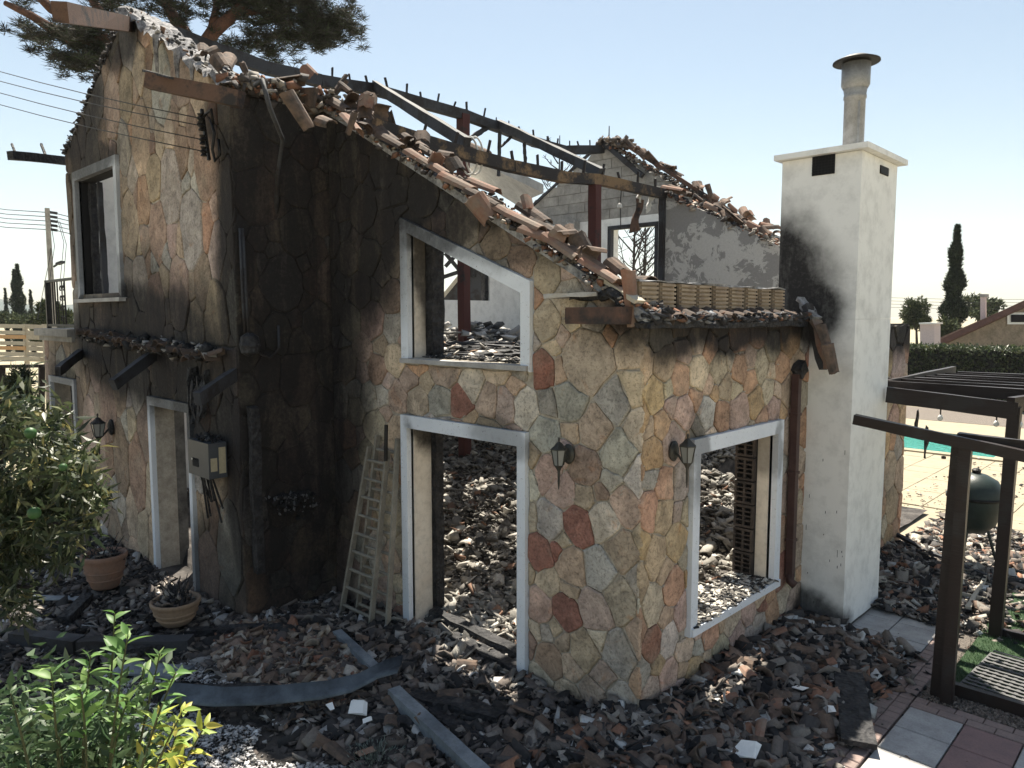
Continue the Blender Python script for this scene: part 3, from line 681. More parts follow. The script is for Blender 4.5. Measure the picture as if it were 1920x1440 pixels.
# burnt remains on the sills
def sill_debris(x0, x1, y0, y1, z, n, parent, light=.3, s=.05):
    P = np.stack([rng.uniform(x0, x1, n), rng.uniform(y0, y1, n), np.full(n, z)+rng.uniform(0, .02, n)], 1)
    C = pick([(5*(1-light), (.03, .03, .032)), (2, (.12, .11, .10)), (6*light, (.50, .47, .42))], n)
    V, F, C = shards(P, rng.uniform(s*.4, s*1.3, n), C, .25, (.08, .25)); return big_mesh('sill_ash', V, F, C, M['rubble'], parent)
sill_debris(-.34, .068, .75, 2.33, .657, 1300, fr3, .5, .05)
sill_debris(-2.75, -1.27, 0.05, .34, 2.885, 500, fr2, .15, .05)
sill_debris(-9.1, -7.55, YL+.02, YL+.28, 3.555, 160, fr5, .2, .05)

# --- exposed hollow bricks of the inner leaf, seen past the cream reveal of the right window
pr = MB().box((-.37, 2.275, .66), (-.155, 2.288, 2.14)).build('brick_dark_back', M['dark'], house)  # dark sheet behind the grid paints the shade inside the brick holes
for i in range(6):
    z0 = .675+i*.243; mb = MB(); xa, xb, ya, yb = -.365, -.16, 2.225, 2.274
    mb.box((xa, ya, z0), (xb, yb, z0+.024)); mb.box((xa, ya, z0+.206), (xb, yb, z0+.23))
    for x_ in (xa, -.272, xb-.022): mb.box((x_, ya+.001, z0+.024), (x_+.022, yb, z0+.206))
    for z_ in (.066, .112, .158): mb.box((xa+.022, ya+.002, z0+z_), (xb-.022, yb, z0+z_+.014))
    mb.build('hollow_brick', M['burnt_clay'], pr)

# --- inner walls
bk = MB(); zc = 5.42
far = MB()  # far gable, white below and smoked blockwork above; window opening
FWN = [(-6.72, 3.35), (-5.55, 3.35), (-5.55, 5.2), (-6.72, 5.2)]
strips(far, trB, [[(XE, -.2), (-6.72, -.2), (-6.72, 5.42), (XE, 5.42)], [(-6.72, -.2), (-5.55, -.2), (-5.55, 3.35), (-6.72, 3.35)], [(-6.72, 5.2), (-5.55, 5.2), (-5.55, 5.42), (-6.72, 5.42)],
                  [(-5.55, -.2), (-2.0, -.2), (-2.0, 4.3), (-4.2, 5.42), (-5.55, 5.42)]], 0, .3)
farw = far.build('inner_wall', M['white'], house)
top = MB()
farb = bpy.data.objects.new('blockwork_gable', None)
def block_rows(x_at, z0, z1, bl, bh, tr, parent, d, mat):
    z = z0; k = 0; cnt = 0
    while z < z1-.02:
        xl, xr = x_at(z+bh*.5); x = xl - (bl*.5 if k % 2 else 0)
        while x < xr:
            a, b = max(x, xl), min(x+bl, xr)
            if b-a > .06:
                mb = MB(); j = random.uniform(-.006, .006)
                pa, pb = x_at(z+.004), x_at(min(z+bh-.008, z1))
                P = [(max(a, pa[0]), z+.004), (min(b-.01, pa[1]), z+.004), (max(min(b-.01, pb[1]), a), z+bh-.008), (min(max(a, pb[0]), b-.01), z+bh-.008)]
                mb.prism(P, tr, d+j, d+.25+j); mb.build('block', mat, parent); cnt += 1
            x += bl
        z += bh; k += 1
    return cnt
core = MB(); core.prism([(XE+.05, 5.42), (-4.25, 5.42), (XR, 6.93), (XE+.05, 5.72)], trB, .03, .28)
gtopo = core.build('gable_blockwork', M['grey_plaster'], house)
block_rows(lambda z: (max(XE, XR-(7.05-z)/.50), XR+(7.05-z)/.56), 5.424, 6.95, .46, .215, trB, gtopo, -.002, M['grey_plaster'])
frame('window_surround', trB, [(-6.78, 3.3), (-5.49, 3.3), (-5.49, 5.26), (-6.78, 5.26)], [(-6.70, 3.37), (-5.57, 3.37), (-5.57, 5.18), (-6.70, 5.18)], (1, 2, 3), M['gwood'], -.02, .1)
# gable outside cap line: leftover rafters and tiles come below
mid = MB(); mid.prism([(-3.30, 2.4), (-.35, 2.4), (-.35, 3.6), (-1.3, 4.22), (-3.30, 5.22)], lambda u, v, d: (u, 5.4+d, v), 0, .25)
midw = mid.build('inner_wall', M['patchy'], house); midw['label'] = 'grey inner wall with flaking plaster under the sloping roof line'
lw = MB(); trW = lambda u, v, d: (XE-.02+.2-d, u, v)   # left eave wall; inner face at x = XE+.18
strips(lw, trW, [[(YL+.3, 2.6), (6.04, 2.6), (6.04, 5.72), (YL+.3, 5.72)], [(6.04, 2.6), (7.50, 2.6), (7.50, 3.66), (6.04, 3.66)], [(6.04, 4.8), (7.5, 4.8), (7.5, 5.72), (6.04, 5.72)], [(7.5, 2.6), (YB, 2.6), (YB, 5.72), (7.5, 5.72)],
                  [(YL+.3, -.2), (1.2, -.2), (1.2, 2.6), (YL+.3, 2.6)], [(3.4, -.2), (YB, -.2), (YB, 2.6), (3.4, 2.6)]], 0, .28)
lw.build('inner_wall', M['white'], house)
# window frame left in that opening
MB().beam((XE+.1, 7.42, 3.66), (XE+.1, 7.42, 4.8), .12, .12, seg=6, jit=.01).build('charred_jamb', M['char'], house)
# upper floor: charred joists and a remaining piece of deck
deck = MB(); deck.box((XE+.2, 4.6, 2.66), (-5.6, YB-.02, 2.80)); fl = deck.build('upper_floor', M['grey_plaster'], house)
for i, y in enumerate((.9, 1.9, 2.7, 3.6, 4.4)):
    MB().beam((-9.2, y, 2.70+random.uniform(-.05, .05)), (-.45+random.uniform(-.6, 0), y+random.uniform(-.15, .15), 2.72+random.uniform(-.06, .10)), .11, .17, seg=16, jit=.014).build('charred_joist', M['char'], house)
for a, b in (((-6.4, 1.2, 2.86), (-2.6, 3.4, 2.80)), ((-5.0, 3.0, 2.88), (-1.2, 2.2, 2.82)), ((-6.6, 2.6, 2.85), (-4.3, 4.2, 2.9))):
    MB().beam(a, b, .12, .035, seg=8, jit=.01).build('fallen_board', M['gwood'], house)
for i in range(15):  # boards added to block and dapple the sun on the rubble below
    xx = -5.5+i*.165
    if random.random() < .22: continue
    MB().beam((xx, 1.3+random.uniform(-.2, .8), 2.83), (xx+random.uniform(-.05, .05), 4.7+random.uniform(-.5, .3), 2.83), .145, .025, seg=6, jit=.008).build('shade_board', M['char'], house)
n = 500; P = np.stack([rng.normal(-7.3, .45, n), rng.normal(5.2, .4, n), 2.82+np.abs(rng.normal(0, .12, n))], 1)
V, F, C = shards(P, rng.uniform(.06, .28, n), pick([(3, (.30, .29, .27)), (2, (.08, .08, .08)), (2, (.5, .48, .45))], n), .35, (.08, .25)); big_mesh('ceiling_debris', V, F, C, M['rubble'], house)
n = 260; P = np.stack([rng.uniform(-6.5, -1.5, n), rng.choice([.9, 1.9, 2.7, 3.6, 4.4], n)+rng.normal(0, .05, n), 2.83+np.abs(rng.normal(0, .03, n))], 1)
V, F, C = shards(P, rng.uniform(.03, .14, n), pick([(3, (.45, .42, .38)), (4, (.05, .05, .05)), (1, (.3, .2, .14))], n), .35, (.1, .3)); big_mesh('joist_debris', V, F, C, M['rubble'], house)

# --- roof timbers
ridge = MB(); rp = [Vector((XR, -1.9, 7.02)), PR(240, 42, XR), PR(330, 66, XR), PR(500, 128, XR), PR(600, 152, XR), PR(700, 168, XR), PR(868, 215, XR), PR(937, 240, XR), PR(1000, 266, XR), PR(1060, 282, XR), PR(1135, 280, XR)]
ridge.poly_beam(rp[1:], .13, .17, .006); rb = ridge.build('ridge_beam', M['gwood'], house)
MB().beam(PF(112, 22, -2.6), PF(250, 48, YL+.1), .13, .17, seg=3, jit=.006).build('ridge_beam_end', M['bwood'], house)
def battens(pts, n0, parent, mat='char'):
    tot = [];
    for a, b in zip(pts[:-1], pts[1:]): tot.append((Vector(b)-Vector(a)).length)
    L = sum(tot)
    for i in range(n0):
        s_ = L*(i+.5)/n0+random.uniform(-.04, .04); k = 0
        while k < len(tot)-1 and s_ > tot[k]: s_ -= tot[k]; k += 1
        p = Vector(pts[k]).lerp(Vector(pts[k+1]), min(1, s_/tot[k])); h_ = random.uniform(.07, .15)
        a = random.uniform(-.05, .05)
        MB().beam(p+Vector((0, 0, .06)), p+Vector((a, random.uniform(-.04, .04), .10+h_)), .022, .034, seg=1, jit=.004).build('batten_stub', M[mat], parent)
battens(rp[4:], 20, rb)
pp = [PR(700, 236, -3.3), PR(790, 265, -3.3), PR(870, 288, -3.3), PR(960, 312, -3.3), PR(1060, 333, -3.3), PR(1120, 337, -3.3), PR(1245, 364, -3.3)]
pur = MB(); pur.poly_beam(pp, .12, .14, .004); pl = pur.build('purlin', M['ywood'], house); battens(pp, 12, pl, 'dwood')
def rafter(p, q, mat='gwood', w_=.09, h_=.14, name='rafter'):
    return MB().beam(p, q, w_, h_, seg=8, jit=.006).build(name, M[mat], house)
R1a, R1b = PR(702, 160, XR), pp[2]+Vector((0, .05, .12))
rafter(R1a, R1b); R2a, R2b = PR(935, 232, XR), pp[5]+Vector((-.0, .1, .1)); rafter(R2a, R2b)
y2 = rp[6].y
def strut(x1, y1, x2, y2_, yy, mat='gwood', w_=.1, name='strut'): return rafter(PR(x1, y1, XR), PR(x2, y2_, XR), mat, w_, w_, name)
strut(697, 172, 699, 300, 0, name='king_post', w_=.12); strut(692, 178, 665, 205, 0, w_=.07)
rafter(PR(868, 215, XR), Vector((XR, y2, .6)), 'redwood', .17, .17, 'post'); strut(878, 262, 918, 236, 0, w_=.08); strut(826, 310, 862, 282, 0, w_=.08)
rafter(PR(937, 243, XR), PR(935, 330, XR), 'gwood', .05, .05, 'strut'); rafter(PR(983, 268, XR), PR(985, 305, XR), 'gwood', .05, .05, 'strut'); strut(940, 275, 960, 255, 0, w_=.04)
p3 = pp[5].copy(); rafter(PR(1116, 335, -3.3), Vector((-3.35, p3.y, 2.75)), 'redwood', .13, .13, 'post')
p4 = pp[6].copy(); rafter(Vector((-3.30, p4.y-.03, p4.z-.05)), Vector((-3.30, p4.y-.03, 2.8)), 'gwood', .09, .09, 'post')
# purlin stubs outside the gable
b1 = MB(); b1.beam(PF(18, 291, -1.9), PF(128, 302, YL+.1), .11, .12, seg=3, jit=.005); q = b1.build('eave_purlin_end', M['char'], house)
for x_ in (30, 85): MB().beam(PF(x_, 290, -1.8), PF(x_-8, 270, -1.8), .025, .03).build('batten_stub', M['char'], q)
pe = PF(450, 185, YL+.05); MB().beam(PF(278, 152, -1.75), PF(452, 186, -1.25), .11, .15, seg=4, jit=.004).build('purlin_end', M['bwood'], house)
MB().beam(PF(272, 133, -1.7), PF(320, 146, -1.7), .06, .02, seg=2, jit=.004).build('batten_stub', M['char'], q)
# far gable verge rafters and tile remains
rafter(PF(1125, 262, YB-.1), PF(1205, 330, YB-.1), 'gwood', .08, .1); rafter(PF(1160, 262, YB-.05), PF(1470, 462, YB-.05), 'bwood', .08, .08); rafter(PF(985, 398, YB-.02), PF(1120, 275, YB-.02), 'gwood', .05, .06)

# --- roof tiles
def tile_mesh(name, L=.40, r0=.085, r1=.070, n=6, seed=0):
    r = random.Random(seed); vs = []; fs = []
    for i, (x, rr) in enumerate(((-L/2, r0), (0, (r0+r1)/2), (L/2, r1))):
        for th in (0, .013):
            for k in range(n+1):
                a = PI*k/n; j = r.uniform(-.012, .012) if i != 1 and seed else 0
                vs.append((x+j, (rr-th)*math.cos(a), (rr-th)*math.sin(a)*.8))
    m_ = n+1
    for i in range(2):
        o = i*2*m_; o2 = o+2*m_
        for k in range(n):
            fs += [(o+k, o+k+1, o2+k+1, o2+k), (o+m_+k, o2+m_+k, o2+m_+k+1, o+m_+k+1)]
        fs += [(o, o2, o2+m_, o+m_), (o+n, o+m_+n, o2+m_+n, o2+n)]
    for o in (0, 4*m_):
        for k in range(n): fs.append((o+k, o+m_+k, o+m_+k+1, o+k+1))
    me = bpy.data.meshes.new(name); me.from_pydata(vs, [], fs); bm_fix(me); return me
TM = [tile_mesh('roof_tile', .40, seed=0), tile_mesh('roof_tile', .38, seed=3), tile_mesh('roof_tile', .22, seed=5), tile_mesh('roof_tile', .15, .085, .08, seed=8)]
TMb = []
for me in TM: me.materials.append(M['tile']); b = me.copy(); b.materials[0] = M['btile']; TMb.append(b)
def tile(loc, rot, parent, variant=0, burnt=False, name='roof_tile', sc=1):
    o = bpy.data.objects.new(name, (TMb if burnt else TM)[variant]); COL.objects.link(o); o.rotation_euler = rot; o.scale = (sc, sc, sc)
    if parent is not None: o.parent = parent; o.location = Vector(loc)-abs_loc(parent)
    else: o.location = loc
    return o
SL = math.atan(.54)
def slope_rot(tilt=0): return (random.gauss(0, .12)+tilt, SL+random.gauss(0, .06), random.gauss(0, .08))
roofrem = MB()
# bedding mortar along the verge
roofrem.prism([(-4.3, rz(-4.3)-.03), (.05, rz(.05)-.03), (.05, rz(.05)+.04), (-4.3, rz(-4.3)+.05)], trF, -.05, .34)
bed = roofrem.build('verge_mortar', M['ash'], house)
x = -4.15; i = 0
while x < -.15:
    for row, yy in enumerate((-.04, .13, .29)):
        if row == 0 and random.random() < (.5 if x < -2.6 else .08): continue
        if row and random.random() < .5: continue
        intact = x > -2.7
        v = random.choice((0, 1, 1)) if intact else random.choice((1, 2, 3)); bt = random.random() < (.45 if intact and row == 0 else .85)
        fl = PI if row == 1 else 0
        tile((x+random.uniform(-.04, .04), yy+random.gauss(0, .02), rz(x)+.07+(.03 if row != 1 else .02)+random.uniform(0, .02)), slope_rot(fl), house, v, bt)
    x += random.uniform(.15, .24); i += 1
for k in range(26):   # loose shards on the verge
    xx = random.uniform(-4.6, -.1); tile((xx, random.uniform(-.05, .3), rz(xx)+.14+random.uniform(0, .10)*(2 if xx < -3 else 1)), (random.gauss(0, .7), SL+random.gauss(0, .5), random.gauss(0, 1.2)), house, random.choice((2, 3, 3)), random.random() < .75)
# lumps of tiles over the return wall and at the gable foot
for k in range(13):
    xx = random.uniform(-4.5, -3.1); yy = random.uniform(-.9, .3); tile((xx, yy, rz(xx)+.07+random.uniform(0, .13)), (random.gauss(0, .8), SL+random.gauss(0, .5), random.gauss(0, 1.5)), house, random.choice((1, 2, 2, 3)), random.random() < .9)
MB().beam(PF(532, 178, -.35), PF(592, 184, -.35), .03, .20, seg=3, jit=.015).build('broken_slab', M['btile'], house); tile(PF(905, 392, -.12), (1.2, .9, .4), house, 2, False, sc=1.2)
def crumbs(parent, a, b, n, spread, s, pal, name='mortar_crumbs', flat=.6):
    a, b = np.array(a), np.array(b); t = rng.random((n, 1)); P = a+(b-a)*t+rng.normal(0, 1, (n, 3))*np.array(spread)
    V, F, C = shards(P, rng.uniform(s*.4, s*1.5, n), pick(pal, n), flat, (.2, .6)); return big_mesh(name, V, F, C, M['rubble'], parent)
VP = [(3, (.22, .20, .18)), (4, (.07, .062, .06)), (1, (.34, .30, .26)), (2, (.20, .105, .07))]
crumbs(house, (-4.3, .1, rz(-4.3)+.06), (.05, .1, rz(.05)+.05), 1300, (.02, .12, .022), .045, VP)
crumbs(house, (-4.3, -1.1, 5.66), (-4.3, .2, 5.68), 500, (.10, .05, .05), .08, VP)
# gable right verge: melted membrane strip
mem = MB(); X0, X1 = -6.95, -4.2; ns, nw = 40, 6; vs = []; fs = []
for i in range(ns+1):
    for j in range(nw+1):
        xx = X0+(X1-X0)*i/ns; yy = YL-.10+.45*j/nw; zz = rz(xx)+.05+random.uniform(-.03, .035)-(.12*random.random() if j == 0 else 0); vs.append((xx, yy+random.uniform(-.02, .02), zz))
for i in range(ns):
    for j in range(nw): a = i*(nw+1)+j; fs.append((a, a+1, a+nw+2, a+nw+1))
mem.add(vs, fs); mem.build('melted_membrane', M['membrane'], house)
dr = MB()
for xx in (-5.85, -5.8, -5.3, -5.25, -4.9): z0 = rz(xx); dr.tube([(xx, YL-.09, z0+.02), (xx+.02, YL-.11, z0-.12), (xx+.01, YL-.10, z0-.2-random.uniform(0, .25))], [.035, .02, .006], 5)
dr.build('membrane_drip', M['membrane'], house)
crumbs(house, (-6.95, YL+.1, rz(-6.95)+.06), (-4.2, YL+.1, rz(-4.2)+.08), 90, (.02, .14, .02), .04, [(3, (.25, .24, .23)), (3, (.05, .05, .05)), (1, (.16, .1, .07))])
crumbs(house, (XLW, YL+.02, gtop(XLW)), (-6.95, YL+.02, gtop(XR)), 700, (.02, .035, .02), .05, [(1, (.12, .11, .11)), (4, (.035, .033, .036))])
for k in range(6): xx = random.uniform(-5.1, -4.4); tile((xx, YL+random.uniform(-.02, .3), rz(xx)+.12+random.uniform(0, .06)), (random.gauss(0, .5), SL+random.gauss(0, .3), random.gauss(0, .8)), house, random.choice((1, 2, 3)), True)
# hanging conduit bent over the eave at the gable corner
hc = MB(); hc.tube([PF(478, 160, YL-.05), PF(492, 150, YL-.1), PF(505, 200, YL-.1), PF(530, 262, -.8), PF(520, 330, -.7), PF(515, 470, -.6)], .022, 6); hc.build('hanging_conduit', M['gwood'], house, smooth=True)
# far gable and mid wall tile remains
for k in range(28):
    t = random.random(); p = PF(1180, 285, YB).lerp(PF(1462, 452, YB), t); tile(p+Vector((0, random.uniform(-.15, .1), .08+random.uniform(0, .08))), (random.gauss(0, .5), SL+random.gauss(0, .35), random.gauss(0, .9)), house, random.choice((0, 1, 2, 3)), random.random() < .7)
for k in range(16):
    t = random.random(); p = PF(1252, 358, 5.5).lerp(PF(1440, 448, 5.5), t); tile(p+Vector((0, random.uniform(-.05, .15), .05)), (random.gauss(0, .4), SL+random.gauss(0, .2), random.gauss(0, .4)), house, random.choice((1, 2, 3)), random.random() < .6)
crumbs(house, PF(1125, 262, YB), PF(1465, 455, YB), 600, (.03, .08, .025), .06, VP); crumbs(house, PF(1240, 358, 5.5), PF(1465, 460, 5.5), 350, (.03, .08, .02), .06, VP)
crumbs(house, PF(1135, 268, YB), PF(1180, 270, YB), 110, (.1, .1, .05), .11, [(3, (.12, .1, .09)), (1, (.25, .2, .16))])

# --- eave over the window wall: row of hollow bricks, crumbled tile ends, black board
eb = MB(); eb.beam((.02, -.05, 3.235), (.04, 3.06, 3.225), .14, .05, seg=14, jit=.01); eb.build('charred_eave_board', M['char'], house)
row = MB(); row.box((-.38, .02, 3.262), (-.02, 3.04, 3.29)); row.build('mortar_bed', M['ash'], house)
ny = 9; y = .06
for k in range(9):
    L = .285; o_ = MB(); z0, z1 = 3.335, 3.565; xa, xb = -.30, -.085
    if k in (6,): y += .03
    o_.box((xa, y, z0), (xb, y+L-.06, z1))
    for j in range(7): zz = z0+.004+j*.0335; o_.box((xb-.001, y+.004, zz), (xb+.020, y+L-.064, zz+.019))
    bo = o_.build('hollow_brick', M['brick'], house, origin=(xb, y, z0)); bo.rotation_euler = (random.uniform(-.02, .02), random.uniform(-.02, .02), random.uniform(-.05, .05))
    he = MB()
    for i_ in range(3):
        for j_ in range(3): he.box((-.20+i_*.063, -.004, .018+j_*.07), (-.20+i_*.063+.05, .002, .018+j_*.07+.055))
    he_ = he.build('dark_hole_plates', M['dark'], bo); he_.location = (0, 0, 0)  # dark plates paint the shade of holes on the brick end
    y += L
cap = MB(); cap.beam((-.2, .04, 3.575), (-.2, 2.62, 3.572), .25, .014, seg=18, jit=.008); cap.build('tar_strip', M['ash'], house)
n = 1500; P = np.stack([rng.uniform(-.1, .09, n), rng.uniform(-.02, 3.03, n), rng.normal(3.285, .018, n)], 1)
V, F, C = shards(P, rng.uniform(.03, .12, n), pick([(2, (.16, .165, .18)), (7, (.035, .035, .04)), (.7, (.16, .09, .065))], n), .3, (.1, .35)); big_mesh('eave_crumbs', V, F, C, M['rubble'], house)
for k in range(13): tile((random.uniform(-.02, .04), .15+k*.21+random.uniform(-.05, .05), 3.29), (random.gauss(0, .2), random.gauss(.25, .1), random.gauss(0, .3)), house, random.choice((2, 3)), True)
# leaning end tile
tile((-.13, -.02, 3.43), (.1, 1.45, .3), house, 1, False, sc=1.1)
# gutter box end and slab at the near corner
gb = MB(); a, b = PF(1075, 590, -.1), PF(1180, 590, -.1); gb.box((a.x, -.20, 3.24), (b.x, -.03, 3.37)); go = gb.build('gutter_box', M['rust'], house)
MB().box((a.x-.012, -.19, 3.25), (a.x+.10, -.022, 3.36)).build('gutter_mouth', M['dark'], go)
MB().beam((-.62, -.12, 3.46), (-.42, .0, 3.45), .17, .05, seg=3, jit=.01).build('charred_stub', M['char'], house)
MB().beam(PF(1028, 556, -.2), PF(1125, 552, -.02), .26, .035, seg=4, jit=.006).build('eave_slab', M['tslab_w'], house)
MB().tube([PF(1128, 556, -.05), PF(1145, 548, -.08), PF(1160, 556, -.08), PF(1168, 575, -.06)], .045, 7).build('melted_lump', M['char'], house)
MB().beam(PF(1130, 520, .0), PF(1200, 566, -.06), .10, .03, seg=6, jit=.006).build('verge_board', M['paleg'], house)
# broken tile hip beside the chimney
for (p_, q_, mt, wd) in ((PF(1515, 572, 2.85), PF(1545, 690, 2.75), 'gwood', .10), (PF(1530, 600, 2.8), PF(1558, 690, 2.7), 'tile', .12), (PF(1500, 560, 2.9), PF(1530, 600, 2.8), 'ash', .1)):
    MB().beam(p_, q_, wd, .05, seg=6, jit=.012).build('hanging_debris', M[mt], house)
tile(PF(1545, 655, 2.72), (.2, 1.25, .5), house, 1, True, sc=1.3); tile(PF(1552, 672, 2.68), (.3, 1.3, .4), house, 2, True, sc=1.3)
# brown downpipe
dp = MB(); y0 = 2.62; dp.beam((.075, y0, .62), (.075, y0, 2.72), .075, .075, up=(1, 0, 0)); d = dp.build('downpipe', M['pipe'], house)
MB().beam((.075, y0-.01, 2.72), (.10, y0+.12, 2.80), .10, .12, seg=2, jit=.015).build('pipe_hopper', M['char'], d)
MB().tube([(.075, y0, .66), (.08, y0, .58), (.13, y0+.01, .54)], .045, 10).build('pipe_shoe', M['pipe'], d, smooth=True)
for zz in (1.0, 1.7, 2.3): MB().box((.03, y0-.05, zz), (.12, y0+.05, zz+.03)).build('pipe_bracket', M['pipe'], d)
# second downpipe in the return corner and cable run
dp2 = MB(); c_ = PR(478, 770, -4.2); dp2.beam((-4.18, YL+.12, .55), (-4.17, YL+.10, 2.35), .10, .08, up=(1, 0, 0), seg=6, jit=.012); dp2.build('downpipe', M['char'], house)
cb = MB(); cb.tube([(-4.2, YL+.06, 4.2), (-4.19, YL+.07, 3.4), (-4.2, YL+.09, 3.05)], .018, 6); cb.tube([(-4.2, YL+.03, 4.2), (-4.19, YL+.03, 3.5), (-4.2, YL+.05, 3.1)], .014, 6)
cb.tube([(-4.2, YL+.08, 3.1), (-4.18, YL+.12, 2.95), (-4.17, YL+.3, 2.85), (-4.18, YL+.42, 2.95), (-4.2, YL+.43, 3.2)], .015, 6); cb.build('wall_cable', M['gwood'], house, smooth=True)
MB().lathe([(.02, -.12), (.09, -.08), (.11, 0), (.09, .09), (.03, .13)], (-4.16, YL+.08, 3.0), 10).build('melted_box', M['char'], house)
# masonry ledge and ash clump in the dark corner
n = 420; P = np.stack([rng.normal(-4.17, .05, n), rng.normal(-.62, .13, n), 1.35-np.abs(rng.normal(0, .10, n))], 1)
V, F, C = shards(P, rng.uniform(.01, .05, n), pick([(1.2, (.14, .14, .15)), (6, (.02, .02, .022))], n), .9, (.1, .4)); big_mesh('melted_meter_remains', V, F, C, M['rubble'], house)

# --- little porch roof over the gable door: rafter stubs and tile ends
for (p_, q_) in (((305, 632), (150, 0)),): pass
for a, b in (((108, 696), (152, 662)), ((212, 722), (290, 664)), ((370, 748), (440, 702))):
    MB().beam(PF(a[0], a[1], YL-.65), PF(b[0], b[1], YL-.03), .07, .13, seg=4, jit=.006).build('porch_rafter', M['gwood'], house)
for k in range(30):
    xx = -8.7+k*.145; tile((xx, YL-.10-random.uniform(0, .05), 3.02+random.uniform(-.04, .05)-.006*k), (random.gauss(0, .2), random.gauss(0, .25), PI/2+random.gauss(0, .2)), house, random.choice((2, 3)), True)
crumbs(house, (-8.9, YL-.09, 3.02), (-4.6, YL-.09, 2.9), 500, (.02, .04, .04), .07, [(1, (.3, .29, .28)), (5, (.03, .03, .032))])
for k in range(5): MB().beam((-5.35+k*.11, YL-.04, 2.75-random.uniform(0, .2)), (-5.30+k*.08, YL-.10, 2.15+random.uniform(-.08, .15)), .07, .05, seg=6, jit=.02, taper=.5).build('charred_strip', M['char'], house)

# --- balcony on the left
bal = MB(); a = PF(75, 640, YL); bal.box((-11.45, YL-.12, 2.98), (-9.62, 1.4, 3.10)); bal.box((-11.38, YL-.06, 2.90), (-9.62, 1.35, 2.98)); bs = bal.build('balcony_ledge', M['grey_plaster'], house)
rl = MB(); rl.beam((-11.2, YL+.05, 3.88), (-9.64, YL+.05, 3.88), .05, .04); rl.beam((-11.2, YL+.05, 3.15), (-9.64, YL+.05, 3.15), .05, .04); rl.beam((-11.2, YL+.05, 3.1), (-11.2, YL+.05, 3.9), .06, .06)
bo = rl.build('balcony_railing', M['black_metal'], house)
for k in range(7):
    xx = -11.02+k*.13
    if k in (4, 5): continue
    MB().tube([(xx, YL+.05, 3.15), (xx, YL+.05, 3.88)], .013, 6).build('baluster', M['black_metal'], bo)
sc_ = MB()
for xx, sg in ((-10.46, 1), (-10.30, -1)):
    for zz in (3.25, 3.42, 3.58, 3.74):
        sc_.tube([(xx+sg*.06*math.cos(t)*(1-t/8), YL+.05, zz+.06*math.sin(t)*(1-t/8)) for t in np.linspace(0, 5.5, 12)], .010, 5)
sc_.tube([(-10.38, YL+.05, 3.15), (-10.38, YL+.05, 3.88)], .010, 5)
sc_.build('scrollwork', M['black_metal'], bo)

# --- chimney
chim = MB(); cx0, cx1, cy0, cy1 = -.34, .47, 3.05, 4.13
chim.box((.0, cy0, -.05), (cx1, cy1, 3.27)); chim.box((cx0, cy0+.002, 3.272), (cx1-.001, cy1-.002, 4.93))
ch = chim.build('chimney', M['white'], house); ch['label'] = 'tall white chimney stack with a black soot stain'
MB().prism([(cx0-.06, cy0-.08), (cx1+.08, cy0-.08), (cx1+.08, cy1+.08), (cx0-.06, cy1+.08)], lambda u, v, d: (u, v, 4.935+d), 0, .055).build('chimney_cap', M['white'], ch)
dm = MB()
for k in range(15):
    x_ = random.uniform(.04, .44); z_ = random.uniform(.25, 1.9); l = random.uniform(.008, .03)*random.choice((1, 1, 2.6)); dm.box((x_, cy0-.003, z_), (x_+random.uniform(.003, .007), cy0-.0005, z_+l))
dm.build('soot_drips', M['dark'], ch, kind='stuff')
def vent(x0, x1, z0, z1, face):
    mb = MB()
    if face == 'F': mb.box((x0, cy0-.008, z0), (x1, cy0+.03, z1))
    else: mb.box((cx1-.03, x0, z0), (cx1+.008, x1, z1))
    v = mb.build('vent_opening', M['dark'], ch); g_ = MB()
    for k in range(1, 7):
        u = x0+(x1-x0)*k/7
        if face == 'F': g_.box((u-.003, cy0-.014, z0), (u+.003, cy0-.009, z1))
        zz = z0+(z1-z0)*k/7
        if face == 'F': g_.box((x0, cy0-.013, zz-.003), (x1, cy0-.0095, zz+.003))
        else: g_.box((cx1+.0095, x0, zz-.003), (cx1+.013, x1, zz+.003))
    g_.build('vent_mesh', M['black_metal'], ch)
a, b = PF(1524, 290, cy0), PF(1565, 325, cy0); vent(a.x, b.x, b.z, 4.93, 'F')
a, b = PR(1651, 290, cx1), PR(1662, 330, cx1); vent(a.y, b.y+.04, b.z, 4.86, 'R')
fc = Vector(((cx0+cx1)/2+.12, (cy0+cy1)/2, 4.99)); zt = 4.99
depth = (fc-CAM).dot(FW); r_ = 18.5/FPX*depth
def zpx(py, c=fc):   # height of a point above c that shows at picture row py
    lo, hi = 3, 9
    for _ in range(40):
        mm = (lo+hi)/2; v_ = Vector((c.x, c.y, mm))-CAM; yy = CY-FPX*v_.dot(UP)/v_.dot(FW)
        if yy > py: lo = mm
        else: hi = mm
    return lo
z1, z2, z3 = zpx(158), zpx(120), zpx(108)
fm = MB().lathe([(r_, 4.99), (r_, z1-.16), (r_*1.08, z1-.15), (r_*1.08, z1-.12), (r_*1.03, z1-.11), (r_*1.1, z1-.06), (r_*1.1, z1-.03), (r_*1.02, z1)], (fc.x, fc.y, 0), 28).build('flue_pipe', M['flue'], ch, smooth=True)
MB().beam((fc.x+r_*.7, fc.y-r_*.75, 4.99), (fc.x+r_*.7, fc.y-r_*.75, z1-.2), .012, .02).build('pipe_seam', M['flue'], ch)
MB().lathe([(r_*1.15, z1-.05), (r_*1.35, z1-.01), (r_*1.35, z2), (r_*1.0, z2+.01)], (fc.x, fc.y, 0), 28).build('flue_collar', M['flue'], ch, smooth=True)
